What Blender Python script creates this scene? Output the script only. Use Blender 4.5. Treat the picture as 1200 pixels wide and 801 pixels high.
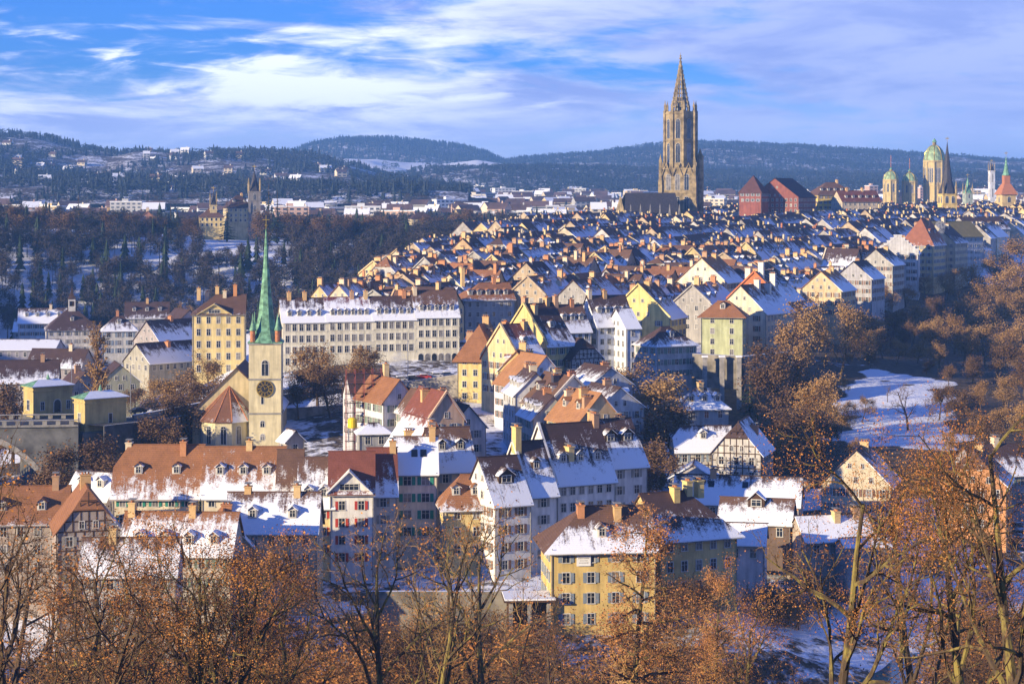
import bpy, math, random
import numpy as np
from mathutils import Vector, Matrix

HAZE = 0.000135
SC = bpy.context.scene
for o in list(bpy.data.objects):
    bpy.data.objects.remove(o, do_unlink=True)
COL = SC.collection
F, ZC, HY = 2357.0, 75.0, 230.0      # focal length in photo pixels, eye height, horizon row

# ------------------------------------------------------------------ camera
cam = bpy.data.cameras.new('camera')
cam.sensor_width = 36.0
cam.lens = F / 1200.0 * 36.0
cam.shift_y = -(400.5 - HY) / 1200.0
cam.clip_start = 1.0
cam.clip_end = 30000.0
camo = bpy.data.objects.new('camera', cam)
COL.objects.link(camo)
camo.location = (0, 0, ZC)
camo.rotation_euler = (math.pi / 2, 0, 0)
SC.camera = camo

# ------------------------------------------------------------------ sky, sun, exposure
SUN_ELEV = math.radians(14.0)
SUN_H = Vector((-0.83, -0.56, 0)).normalized()
to_sun = Vector((SUN_H.x * math.cos(SUN_ELEV), SUN_H.y * math.cos(SUN_ELEV), math.sin(SUN_ELEV)))
W = bpy.data.worlds.new('World')
SC.world = W
W.use_nodes = True
nt = W.node_tree
nt.nodes.clear()


def nd(nt, typ, **kw):
    n = nt.nodes.new(typ)
    for k, v in kw.items():
        if k.startswith('i_'):
            n.inputs[k[2:].replace('_', ' ')].default_value = v
        else:
            setattr(n, k, v)
    return n


def mathn(nt, op, a, b=None, clamp=False):
    n = nt.nodes.new('ShaderNodeMath')
    n.operation = op
    n.use_clamp = clamp
    for i, s in enumerate((a, b)):
        if s is None:
            continue
        if isinstance(s, (int, float)):
            n.inputs[i].default_value = s
        else:
            nt.links.new(s, n.inputs[i])
    return n.outputs[0]


def ramp(nt, fac, stops, interp='EASE'):
    n = nt.nodes.new('ShaderNodeValToRGB')
    n.color_ramp.interpolation = interp
    el = n.color_ramp.elements
    while len(el) < len(stops):
        el.new(0.5)
    for e, (p, c) in zip(el, stops):
        e.position = p
        e.color = (c, c, c, 1) if isinstance(c, (int, float)) else (c[0], c[1], c[2], 1)
    nt.links.new(fac, n.inputs[0])
    return n.outputs[0]


def mixc(nt, fac, a, b, mode='MIX'):
    n = nt.nodes.new('ShaderNodeMix')
    n.data_type = 'RGBA'
    n.blend_type = mode
    for sock, s in ((n.inputs[0], fac), (n.inputs[6], a), (n.inputs[7], b)):
        if isinstance(s, (int, float)):
            sock.default_value = s
        elif isinstance(s, (tuple, list)):
            sock.default_value = (s[0], s[1], s[2], 1)
        else:
            nt.links.new(s, sock)
    return n.outputs[2]


def noisen(nt, vec, scale, detail=4, rough=0.55, dist=0.0):
    n = nt.nodes.new('ShaderNodeTexNoise')
    n.inputs['Scale'].default_value = scale
    n.inputs['Detail'].default_value = detail
    n.inputs['Roughness'].default_value = rough
    n.inputs['Distortion'].default_value = dist
    if vec is not None:
        nt.links.new(vec, n.inputs['Vector'])
    return n.outputs['Fac']


def mapn(nt, vec, scale=(1, 1, 1), loc=(0, 0, 0), rot=(0, 0, 0)):
    n = nt.nodes.new('ShaderNodeMapping')
    n.inputs['Scale'].default_value = scale
    n.inputs['Location'].default_value = loc
    n.inputs['Rotation'].default_value = rot
    nt.links.new(vec, n.inputs['Vector'])
    return n.outputs[0]


sky = nd(nt, 'ShaderNodeTexSky', sky_type='NISHITA', sun_disc=False)
sky.sun_elevation = SUN_ELEV
sky.sun_rotation = math.atan2(to_sun.x, to_sun.y)
sky.altitude = 550
sky.air_density = 1.0
sky.dust_density = 0.6
sky.ozone_density = 3.0
tc = nd(nt, 'ShaderNodeTexCoord')
dirv = tc.outputs['Generated']
sep = nd(nt, 'ShaderNodeSeparateXYZ')
nt.links.new(dirv, sep.inputs[0])
# streaky winter cloud sheet: long thin bands, open blue high up on one side
big = noisen(nt, mapn(nt, dirv, (7, 3, 34), (1.7, 0, 0.35), (0, 0.10, 0)), 1.0, 5, 0.55, 0.5)
fine = noisen(nt, mapn(nt, dirv, (22, 8, 120), (4, 2, 1), (0, 0.10, 0)), 1.0, 5, 0.6, 0.8)
c = mathn(nt, 'ADD', mathn(nt, 'MULTIPLY', big, 0.72), mathn(nt, 'MULTIPLY', fine, 0.28))
# more open sky to the upper south-west corner
bias = mathn(nt, 'MULTIPLY', mathn(nt, 'MULTIPLY', mathn(nt, 'ADD', mathn(nt, 'MULTIPLY', sep.outputs[0], -1.0), 0.02), mathn(nt, 'SUBTRACT', sep.outputs[2], 0.045)), -14.0)
c2 = mathn(nt, 'ADD', c, bias)
cov = ramp(nt, c2, [(0.36, 0.0), (0.52, 1.0)])
skyc = mixc(nt, 1.0, sky.outputs[0], (0.36, 0.95, 2.5), 'MULTIPLY')
bright = ramp(nt, noisen(nt, mapn(nt, dirv, (9, 4, 46), (0.35, 3, 2.1), (0, 0.08, 0)), 1.0, 6, 0.6, 0.4), [(0.38, 0.0), (0.60, 1.0)])
# thicker, evenly grey-violet sheet towards the north-west
east = ramp(nt, mathn(nt, 'ADD', sep.outputs[0], 0.5), [(0.40, 1.0), (0.62, 0.24)])
bright = mathn(nt, 'MULTIPLY', bright, east)
cloudc = mixc(nt, bright, (4.1, 5.4, 11.4), (13.5, 14.2, 17.5))
# a broad white bank over the south
dx = mathn(nt, 'DIVIDE', mathn(nt, 'ADD', sep.outputs[0], 0.15), 0.16)
dz = mathn(nt, 'DIVIDE', mathn(nt, 'SUBTRACT', sep.outputs[2], 0.064), 0.020)
g = mathn(nt, 'SUBTRACT', 1.0, mathn(nt, 'ADD', mathn(nt, 'MULTIPLY', dx, dx), mathn(nt, 'MULTIPLY', dz, dz)))
bank = ramp(nt, mathn(nt, 'ADD', mathn(nt, 'MULTIPLY', g, 0.36), mathn(nt, 'SUBTRACT', mathn(nt, 'MULTIPLY', c, 4.2), 2.05)), [(0.10, 0.0), (0.50, 1.0)])
cloudc = mixc(nt, bank, cloudc, (14.5, 15.4, 19.0))
cov = mathn(nt, 'MAXIMUM', cov, bank)
# clouds only near the horizon band, so that the dome above stays the real blue sky
lowband = ramp(nt, sep.outputs[2], [(0.10, 1.0), (0.30, 0.25)])
covl = mathn(nt, 'MULTIPLY', cov, lowband)
final = mixc(nt, covl, skyc, cloudc)
# pale milky band just over the horizon
hz = ramp(nt, mathn(nt, 'ADD', sep.outputs[2], mathn(nt, 'MULTIPLY', big, 0.03)), [(0.030, 0.6), (0.075, 0.0)])
final = mixc(nt, hz, final, (10.5, 12.2, 18.5))
bg = nd(nt, 'ShaderNodeBackground')
bg.inputs['Strength'].default_value = 0.048
nt.links.new(final, bg.inputs['Color'])
wo = nd(nt, 'ShaderNodeOutputWorld')
nt.links.new(bg.outputs[0], wo.inputs['Surface'])

sl = bpy.data.lights.new('sun', 'SUN')
sl.energy = 5.0
sl.angle = math.radians(0.5)
sl.color = (1.0, 0.81, 0.52)
slo = bpy.data.objects.new('sun', sl)
COL.objects.link(slo)
slo.rotation_euler = to_sun.to_track_quat('Z', 'Y').to_euler()
slo.location = (-300, -200, 300)

vs = SC.view_settings
vs.view_transform = 'Standard'
vs.look = 'None'
vs.gamma = 1.0
vs.use_curve_mapping = False
vs.exposure = 0.9
SC.cycles.max_bounces = 5
SC.cycles.diffuse_bounces = 2
SC.cycles.glossy_bounces = 2
SC.cycles.transmission_bounces = 2
SC.cycles.volume_bounces = 0
SC.cycles.transparent_max_bounces = 4
SC.cycles.use_denoising = True

# ------------------------------------------------------------------ materials
def newmat(name):
    m = bpy.data.materials.new(name)
    m.use_nodes = True
    t = m.node_tree
    b = t.nodes['Principled BSDF']
    b.inputs['Roughness'].default_value = 0.85
    b.inputs['Specular IOR Level'].default_value = 0.25
    return m, t, b


def bump(t, b, h, strength=0.4, dist=0.1):
    n = t.nodes.new('ShaderNodeBump')
    n.inputs['Strength'].default_value = strength
    n.inputs['Distance'].default_value = dist
    t.links.new(h, n.inputs['Height'])
    t.links.new(n.outputs[0], b.inputs['Normal'])


def pos(t):
    return t.nodes.new('ShaderNodeNewGeometry').outputs['Position']


def flat(name, col, rough=0.8, var=0.25, scale=0.8, spec=0.25, metal=0.0):
    m, t, b = newmat(name)
    n = noisen(t, pos(t), scale, 5)
    lo = tuple(c * (1 - var) for c in col)
    hi = tuple(min(1, c * (1 + var)) for c in col)
    t.links.new(mixc(t, ramp(t, n, [(0.3, 0.0), (0.7, 1.0)]), lo, hi), b.inputs['Base Color'])
    b.inputs['Roughness'].default_value = rough
    b.inputs['Specular IOR Level'].default_value = spec
    b.inputs['Metallic'].default_value = metal
    return m


def m_wall():
    m, t, b = newmat('plaster')
    oi = t.nodes.new('ShaderNodeObjectInfo')
    p = pos(t)
    n1 = noisen(t, p, 0.35, 6, 0.6)
    n2 = noisen(t, mapn(t, p, (1.2, 1.2, 0.12)), 1.0, 5, 0.6)
    v = mathn(t, 'ADD', mathn(t, 'MULTIPLY', n1, 0.9), mathn(t, 'MULTIPLY', n2, 1.1))
    v = mathn(t, 'ADD', v, -0.02)
    comb = t.nodes.new('ShaderNodeCombineXYZ')
    for i in range(3):
        t.links.new(v, comb.inputs[i])
    t.links.new(mixc(t, 1.0, oi.outputs['Color'], comb.outputs[0], 'MULTIPLY'), b.inputs['Base Color'])
    b.inputs['Roughness'].default_value = 0.9
    bump(t, b, noisen(t, p, 6, 4), 0.15, 0.05)
    return m


def m_roof():
    m, t, b = newmat('tile_and_snow')
    oi = t.nodes.new('ShaderNodeObjectInfo')
    at = nd(t, 'ShaderNodeAttribute', attribute_name='sv')
    sp = t.nodes.new('ShaderNodeSeparateColor')
    t.links.new(at.outputs['Color'], sp.inputs[0])
    snow, vf = sp.outputs[0], sp.outputs[1]
    uv = nd(t, 'ShaderNodeUVMap', uv_map='UVMap').outputs[0]
    off = t.nodes.new('ShaderNodeVectorMath')
    off.operation = 'ADD'
    t.links.new(uv, off.inputs[0])
    cx = t.nodes.new('ShaderNodeCombineXYZ')
    r100 = mathn(t, 'MULTIPLY', oi.outputs['Random'], 97.0)
    t.links.new(r100, cx.inputs[0])
    t.links.new(r100, cx.inputs[1])
    t.links.new(cx.outputs[0], off.inputs[1])
    u = off.outputs[0]
    n1 = noisen(t, u, 0.42, 5, 0.62)
    n2 = noisen(t, mapn(t, u, (1.3, 0.16, 1)), 1.0, 4, 0.6)
    n3 = noisen(t, u, 3.2, 3, 0.6)
    s = mathn(t, 'SUBTRACT', mathn(t, 'MULTIPLY', snow, 1.7), 0.42)
    s = mathn(t, 'SUBTRACT', s, mathn(t, 'MULTIPLY', vf, 1.15))
    s = mathn(t, 'ADD', s, mathn(t, 'MULTIPLY', mathn(t, 'SUBTRACT', n1, 0.5), 1.7))
    s = mathn(t, 'ADD', s, mathn(t, 'MULTIPLY', mathn(t, 'SUBTRACT', n2, 0.5), 1.1))
    s = mathn(t, 'ADD', s, mathn(t, 'MULTIPLY', mathn(t, 'SUBTRACT', n3, 0.5), 0.9))
    n4 = noisen(t, u, 9.0, 2, 0.6)
    s = mathn(t, 'ADD', s, mathn(t, 'MULTIPLY', mathn(t, 'SUBTRACT', n4, 0.5), 0.8))
    mask = ramp(t, s, [(-0.04, 0.0), (0.10, 0.45), (0.34, 1.0)])
    mask = mathn(t, 'MULTIPLY', mask, mathn(t, 'GREATER_THAN', snow, 0.01))
    # tile courses and colour change from tile to tile
    wv = t.nodes.new('ShaderNodeTexWave')
    wv.bands_direction = 'Y'
    wv.wave_profile = 'SAW'
    wv.inputs['Scale'].default_value = 0.9
    wv.inputs['Distortion'].default_value = 0.6
    t.links.new(uv, wv.inputs['Vector'])
    t1 = noisen(t, mapn(t, u, (5.0, 3.3, 1)), 1.0, 2, 0.7)
    t2 = noisen(t, u, 0.5, 4, 0.6)
    k = mathn(t, 'ADD', mathn(t, 'MULTIPLY', t1, 0.95), mathn(t, 'MULTIPLY', t2, 0.85))
    k = mathn(t, 'ADD', k, mathn(t, 'MULTIPLY', wv.outputs['Fac'], 0.28))
    k = mathn(t, 'SUBTRACT', k, 0.02)
    cb = t.nodes.new('ShaderNodeCombineXYZ')
    for i in range(3):
        t.links.new(k, cb.inputs[i])
    tile = mixc(t, 1.0, oi.outputs['Color'], cb.outputs[0], 'MULTIPLY')
    t.links.new(mixc(t, mask, tile, (0.80, 0.82, 0.86)), b.inputs['Base Color'])
    b.inputs['Roughness'].default_value = 0.8
    h = mathn(t, 'ADD', mathn(t, 'MULTIPLY', mask, 1.0), mathn(t, 'MULTIPLY', wv.outputs['Fac'], 0.25))
    bump(t, b, mathn(t, 'ADD', h, mathn(t, 'MULTIPLY', n3, 0.4)), 0.6, 0.14)
    return m


def m_objcol(name, rough=0.7, var=0.3, scale=2.0):
    m, t, b = newmat(name)
    oi = t.nodes.new('ShaderNodeObjectInfo')
    v = mathn(t, 'ADD', mathn(t, 'MULTIPLY', noisen(t, pos(t), scale, 4), 2 * var), 1.0 - var)
    cb = t.nodes.new('ShaderNodeCombineXYZ')
    for i in range(3):
        t.links.new(v, cb.inputs[i])
    t.links.new(mixc(t, 1.0, oi.outputs['Color'], cb.outputs[0], 'MULTIPLY'), b.inputs['Base Color'])
    b.inputs['Roughness'].default_value = rough
    return m


def m_ground():
    m, t, b = newmat('snowy_ground')
    p = pos(t)
    n1 = noisen(t, p, 0.035, 6, 0.62)
    n2 = noisen(t, p, 0.35, 6, 0.65)
    s = mathn(t, 'ADD', mathn(t, 'MULTIPLY', n1, 0.55), mathn(t, 'MULTIPLY', n2, 0.5))
    at = nd(t, 'ShaderNodeAttribute', attribute_name='bare')
    s = mathn(t, 'SUBTRACT', s, at.outputs['Fac'])
    mask = ramp(t, s, [(0.20, 0.0), (0.30, 1.0)])
    dirt = mixc(t, ramp(t, noisen(t, p, 0.6, 6, 0.7), [(0.35, 0.0), (0.65, 1.0)]), (0.035, 0.026, 0.018), (0.12, 0.085, 0.05))
    t.links.new(mixc(t, mask, dirt, (0.78, 0.80, 0.85)), b.inputs['Base Color'])
    bump(t, b, mathn(t, 'ADD', n2, mathn(t, 'MULTIPLY', mask, 0.3)), 0.7, 0.6)
    return m


def m_leaf(name, a, bcol, c, scale=0.35):
    m, t, b = newmat(name)
    oi = t.nodes.new('ShaderNodeObjectInfo')
    n = noisen(t, pos(t), scale, 5, 0.7)
    n = mathn(t, 'ADD', n, mathn(t, 'MULTIPLY', mathn(t, 'SUBTRACT', oi.outputs['Random'], 0.5), 0.12))
    fine = noisen(t, pos(t), 5.0, 2, 0.6)
    n = mathn(t, 'ADD', n, mathn(t, 'MULTIPLY', mathn(t, 'SUBTRACT', fine, 0.5), 0.7))
    t.links.new(ramp(t, n, [(0.25, a), (0.5, bcol), (0.78, c)], 'LINEAR'), b.inputs['Base Color'])
    b.inputs['Roughness'].default_value = 0.8
    return m


def m_bark(name, base, moss, amount):
    m, t, b = newmat(name)
    p = pos(t)
    n = noisen(t, mapn(t, p, (1, 1, 0.4)), 1.3, 6, 0.7)
    dark = tuple(c * 0.4 for c in base)
    k = mixc(t, noisen(t, mapn(t, p, (6, 6, 1.2)), 1.5, 4), dark, tuple(c * 1.5 for c in base))
    t.links.new(mixc(t, ramp(t, n, [(0.52 - amount, 0.0), (0.68 - amount, 1.0)]), k, moss), b.inputs['Base Color'])
    b.inputs['Roughness'].default_value = 0.95
    bump(t, b, noisen(t, mapn(t, p, (5, 5, 1)), 2.0, 4), 0.5, 0.06)
    return m


M = {}
M['wall'] = m_wall()
M['roof'] = m_roof()
M['paint'] = m_objcol('painted_wood')
M['frame'] = flat('pale_window_frame', (0.55, 0.53, 0.48), 0.7, 0.15)
M['glass'] = flat('window_glass', (0.022, 0.028, 0.04), 0.12, 0.5, 0.25, 0.6)
M['timber'] = flat('dark_timber', (0.065, 0.035, 0.02), 0.85, 0.35)
M['stone'] = flat('sandstone', (0.26, 0.20, 0.105), 0.92, 0.5, 0.3)
M['stone_dark'] = flat('grey_stone', (0.24, 0.23, 0.21), 0.92, 0.35, 0.5)
M['snow'] = flat('snow', (0.80, 0.82, 0.86), 0.85, 0.06, 1.5)
M['copper'] = flat('green_copper', (0.14, 0.29, 0.18), 0.6, 0.5, 0.9)
M['curtain'] = flat('curtained_glass', (0.16, 0.15, 0.14), 0.4, 0.5, 0.6, 0.5)
M['dome_copper'] = flat('weathered_copper', (0.24, 0.33, 0.17), 0.55, 0.4, 0.4)
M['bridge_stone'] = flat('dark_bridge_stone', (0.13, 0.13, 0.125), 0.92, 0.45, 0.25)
M['wall_stone'] = flat('weathered_wall_stone', (0.20, 0.18, 0.145), 0.92, 0.5, 0.3)
M['gold'] = flat('gilding', (0.75, 0.50, 0.10), 0.35, 0.1, 1.0, 0.5, 0.8)
M['slate'] = flat('dark_slate', (0.05, 0.045, 0.05), 0.7, 0.4, 1.5)
M['brick'] = flat('chimney_brick', (0.42, 0.17, 0.08), 0.9, 0.35, 3)
M['black'] = flat('black_paint', (0.02, 0.02, 0.025), 0.5, 0.2)
M['white'] = flat('white_paint', (0.75, 0.75, 0.73), 0.6, 0.06)
M['asphalt'] = flat('asphalt', (0.065, 0.065, 0.07), 0.9, 0.4, 0.6)
M['concrete'] = flat('concrete', (0.30, 0.28, 0.25), 0.9, 0.25, 0.7)
M['metal'] = flat('steel', (0.35, 0.36, 0.38), 0.4, 0.15, 2, 0.5, 0.6)
M['ground'] = m_ground()
M['bark_moss'] = m_bark('mossy_bark', (0.08, 0.055, 0.035), (0.22, 0.175, 0.05), 0.06)
M['bark'] = m_bark('brown_bark', (0.10, 0.065, 0.04), (0.16, 0.12, 0.05), -0.02)
M['leaf_oak'] = m_leaf('dry_oak_leaves', (0.12, 0.05, 0.02), (0.38, 0.15, 0.037), (0.60, 0.29, 0.07), 0.25)
M['leaf_larch'] = m_leaf('russet_needles', (0.17, 0.07, 0.03), (0.40, 0.17, 0.06), (0.52, 0.27, 0.09), 0.3)
M['twig'] = m_leaf('bare_twigs', (0.075, 0.04, 0.022), (0.15, 0.085, 0.04), (0.25, 0.15, 0.07), 0.12)
M['twig_warm'] = m_leaf('sun_ochre_twigs', (0.15, 0.08, 0.03), (0.32, 0.185, 0.07), (0.44, 0.28, 0.11), 0.12)  # twig ochre lightened so that park crowns look sunlit
M['conifer'] = m_leaf('fir_needles', (0.008, 0.018, 0.010), (0.018, 0.034, 0.016), (0.04, 0.06, 0.025), 0.4)
M['bush'] = m_leaf('bramble_leaves', (0.05, 0.026, 0.013), (0.15, 0.07, 0.022), (0.30, 0.145, 0.04), 0.35)
M['farwood_hazed'] = m_leaf('far_wood', (0.012, 0.022, 0.026), (0.026, 0.036, 0.038), (0.055, 0.055, 0.05), 0.006)  # dark wood with the blue of distance haze put into its colour
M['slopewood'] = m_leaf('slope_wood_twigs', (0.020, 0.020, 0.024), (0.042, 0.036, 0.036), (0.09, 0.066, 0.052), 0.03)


# ------------------------------------------------------------------ mesh builder
class MB:
    def __init__(s):
        s.v, s.f, s.m, s.uv, s.sv = [], [], [], [], []
        s.has = False

    def poly(s, pts, mat=0, uv=None, sv=None):
        i = len(s.v)
        s.v.extend(tuple(p) for p in pts)
        n = len(pts)
        s.f.append(tuple(range(i, i + n)))
        s.m.append(mat)
        s.uv.append(uv or [(0, 0)] * n)
        s.sv.append(sv or [(0, 0)] * n)
        if uv or sv:
            s.has = True

    def box(s, x0, x1, y0, y1, z0, z1, mat=0, T=None, snow=None, sides=None):
        c = [(x0, y0, z0), (x1, y0, z0), (x1, y1, z0), (x0, y1, z0), (x0, y0, z1), (x1, y0, z1), (x1, y1, z1), (x0, y1, z1)]
        if T is not None:
            c = [tuple(T @ Vector(p)) for p in c]
        i = len(s.v)
        s.v.extend(c)
        for k, q in enumerate(((0, 3, 2, 1), (4, 5, 6, 7), (0, 1, 5, 4), (1, 2, 6, 5), (2, 3, 7, 6), (3, 0, 4, 7))):
            s.f.append(tuple(i + a for a in q))
            s.m.append(mat if not (snow is not None and k == 1) else snow)
            s.uv.append([(0, 0)] * 4)
            s.sv.append([(0, 0)] * 4)

    def prism(s, pts, z0, z1, mat=0, top=None, pts2=None):
        n = len(pts)
        q = pts2 or pts
        s.poly([(x, y, z0) for x, y in reversed(pts)], mat)
        s.poly([(x, y, z1) for x, y in q], mat if top is None else top)
        for a in range(n):
            b = (a + 1) % n
            s.poly([(pts[a][0], pts[a][1], z0), (pts[b][0], pts[b][1], z0), (q[b][0], q[b][1], z1), (q[a][0], q[a][1], z1)], mat)

    def ring(s, n, r, cx=0, cy=0, ph=0):
        return [(cx + r * math.cos(ph + 2 * math.pi * k / n), cy + r * math.sin(ph + 2 * math.pi * k / n)) for k in range(n)]

    def lathe(s, prof, n=12, cx=0, cy=0, mat=0, ph=0):
        i = len(s.v)
        for r, z in prof:
            for x, y in s.ring(n, max(r, 0.001), cx, cy, ph):
                s.v.append((x, y, z))
        for a in range(len(prof) - 1):
            for k in range(n):
                k2 = (k + 1) % n
                s.f.append((i + a * n + k, i + a * n + k2, i + (a + 1) * n + k2, i + (a + 1) * n + k))
                s.m.append(mat)
                s.uv.append([(0, 0)] * 4)
                s.sv.append([(0, 0)] * 4)
        s.poly([s.v[i + k] for k in reversed(range(n))], mat)
        j = i + (len(prof) - 1) * n
        s.poly([s.v[j + k] for k in range(n)], mat)

    def slab(s, pts, t, mat=0, uv=None, sv=None, drop=None):
        """a roof slope: polygon given at its upper face, thickened downwards by t"""
        s.poly(pts, mat, uv, sv)
        lo = [(p[0], p[1], p[2] - t) for p in pts]
        s.poly(list(reversed(lo)), mat)
        n = len(pts)
        for a in range(n):
            b = (a + 1) % n
            e = None
            if sv:
                e = [sv[a], sv[b], sv[b], sv[a]]
            s.poly([pts[a], lo[a], lo[b], pts[b]], mat, None, [e[0], e[0], e[1], e[1]] if e else None)

    def tube(s, pts, radii, n=5, mat=0):
        if len(pts) < 2:
            return
        i = len(s.v)
        up = Vector((0.3, 0.2, 1)).normalized()
        for k, p in enumerate(pts):
            d = (pts[min(k + 1, len(pts) - 1)] - pts[max(k - 1, 0)])
            if d.length < 1e-6:
                d = Vector((0, 0, 1))
            d.normalize()
            a = d.cross(up)
            if a.length < 0.05:
                a = d.cross(Vector((1, 0, 0)))
            a.normalize()
            b = d.cross(a)
            r = radii[k]
            for q in range(n):
                w = 2 * math.pi * q / n
                s.v.append(tuple(p + a * (r * math.cos(w)) + b * (r * math.sin(w))))
        for k in range(len(pts) - 1):
            for q in range(n):
                q2 = (q + 1) % n
                s.f.append((i + k * n + q, i + k * n + q2, i + (k + 1) * n + q2, i + (k + 1) * n + q))
                s.m.append(mat)
                s.uv.append([(0, 0)] * 4)
                s.sv.append([(0, 0)] * 4)

    def mesh(s, name, mats):
        me = bpy.data.meshes.new(name)
        me.from_pydata(s.v, [], s.f)
        for m in mats:
            me.materials.append(M[m] if isinstance(m, str) else m)
        if len(mats) > 1:
            me.polygons.foreach_set('material_index', s.m)
        if s.has:
            ul = me.uv_layers.new(name='UVMap')
            ul.data.foreach_set('uv', [c for f in s.uv for p in f for c in p])
            at = me.attributes.new('sv', 'FLOAT_COLOR', 'CORNER')
            at.data.foreach_set('color', [c for f in s.sv for p in f for c in (p[0], p[1], 0.0, 1.0)])
        me.update()
        return me

    def build(s, name, mats, parent=None, loc=(0, 0, 0), rot=0.0, color=None):
        return put(s.mesh(name, mats), name, parent, loc, rot, color)


def put(me, name, parent=None, loc=(0, 0, 0), rot=0.0, color=None, scale=None):
    o = bpy.data.objects.new(name, me)
    COL.objects.link(o)
    o.parent = parent
    o.location = loc
    o.rotation_euler = (0, 0, rot)
    if scale is not None:
        o.scale = scale if isinstance(scale, (tuple, list)) else (scale, scale, scale)
    if color is not None:
        o.color = (color[0], color[1], color[2], 1.0)
    return o


def thing(name, label, cat, loc=(0, 0, 0), rot=0.0, group=None):
    o = bpy.data.objects.new(name, None)
    COL.objects.link(o)
    o.empty_display_size = 0.5
    o.location = loc
    o.rotation_euler = (0, 0, rot)
    return tag(o, label, cat, group)


def tag(o, label, cat, group=None):
    o['label'] = label
    o['category'] = cat
    if group:
        o['group'] = group
    return o


def kind(o, k):
    o['kind'] = k
    return o


def PX(px, D):
    return (px - 600.0) / F * D


def PZ(py, D):
    return ZC - (py - HY) / F * D


# ------------------------------------------------------------------ terrain
CP = [  # x, y, z
    (0, 0, 71), (-60, 0, 72), (60, 0, 71), (0, -80, 74), (-200, -80, 76), (200, -80, 74), (0, 40, 62), (0, 90, 47), (0, 150, 29), (0, 205, 13), (0, 250, 1),
    (-100, 40, 63), (100, 40, 60), (-90, 150, 30), (90, 150, 27), (-70, 205, 14), (70, 215, 13), (-60, 250, 2), (60, 262, 2), (-200, 60, 70), (180, 60, 60), (-190, 180, 40), (170, 200, 20),
    # the river
    (0, 285, -3), (-60, 285, -3), (40, 300, -3), (70, 318, -3), (100, 350, -3), (140, 400, -3), (220, 470, -3), (320, 560, -3), (420, 700, -3),
    (-110, 320, -3), (-145, 380, -3), (-165, 440, -3), (-185, 520, -3), (-215, 620, -3), (-245, 720, -3), (-230, 800, -3), (-195, 850, -3), (-160, 890, -3), (-140, 940, -2),
    # old town spit
    (-60, 325, 6), (0, 315, 7), (35, 312, 7), (-100, 365, 5), (75, 360, 5), (100, 392, 5), (130, 440, 5),
]
for px, D, z in [(640, 318, 8.5), (760, 325, 8), (500, 345, 8), (400, 360, 9), (250, 375, 9), (150, 385, 8), (60, 395, 4), (850, 340, 7), (920, 350, 5),
                 (310, 470, 16), (250, 475, 16), (420, 470, 17), (400, 510, 21), (500, 480, 19), (600, 430, 15), (700, 400, 11), (750, 430, 12), (620, 500, 20),
                 (500, 560, 24), (620, 600, 26), (740, 560, 24), (820, 590, 26), (480, 700, 31), (700, 700, 31), (900, 700, 30), (600, 800, 37), (800, 800, 37), (1000, 800, 36),
                 (700, 1000, 45), (900, 1000, 45), (1100, 1000, 44), (760, 1150, 49), (950, 1150, 49), (1150, 1150, 49), (800, 1500, 51), (1200, 1500, 51), (1000, 1500, 51), (640, 1150, 48), (560, 1000, 43), (520, 900, 39), (480, 840, 36), (455, 940, 34), (440, 780, 31), (390, 700, 27),
                 (430, 580, 26), (350, 590, 25), (270, 600, 24), (200, 600, 13), (130, 580, 12), (85, 800, 10), (180, 760, 11), (20, 800, 9), (120, 650, 11), (0, 700, 9), (-80, 760, 8), (300, 720, 13),
                 (130, 950, 8), (0, 960, 10), (280, 960, 10), (400, 980, 12), (150, 1090, 48), (0, 1090, 50), (300, 1110, 48), (420, 1130, 45), (100, 1400, 50), (300, 1400, 50), (500, 1500, 48), (650, 1600, 46), (500, 1200, 40), (-100, 1000, 40),
                 (900, 560, 18), (1000, 560, 18), (1000, 480, 14), (950, 420, 9), (1060, 480, 15), (900, 400, 6), (870, 480, 10), (1050, 600, 21), (1000, 640, 22), (1150, 430, 10), (1000, 400, 8), (1100, 560, 18), (1200, 620, 20),
                 (1000, 700, 22), (1100, 760, 20), (1200, 800, 22), (1050, 850, 32), (1150, 950, 36), (1280, 760, 12), (940, 620, 23), (820, 520, 14), (800, 470, 11)]:
    CP.append((PX(px, D), D, z))
# wooded heights to the south-east, outside the picture
CP += [(-290, 420, 45), (-340, 560, 70), (-420, 620, 92), (-400, 450, 88), (-370, 760, 80), (-420, 900, 80), (-330, 900, 50), (-520, 600, 95), (-500, 300, 85), (-300, 250, 65), (-520, 1100, 80), (-300, 1050, 55),
       (500, 900, 20), (450, 1200, 50), (520, 400, 30), (400, 300, 10), (300, 1500, 52), (560, 1500, 52), (-560, 1500, 60), (-250, 1650, 50), (0, 1650, 49), (250, 1650, 52)]
CP = np.array(CP, float)


def _rbf():
    P = CP[:, :2]
    r = np.sqrt(((P[:, None] - P[None]) ** 2).sum(-1))
    n = len(P)
    A = np.zeros((n + 3, n + 3))
    A[:n, :n] = r + np.eye(n) * -2.0
    A[:n, n] = 1
    A[:n, n + 1:] = P / 100
    A[n:, :n] = A[:n, n:].T
    return np.linalg.solve(A, np.concatenate([CP[:, 2], np.zeros(3)]))


_W = _rbf()


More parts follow.
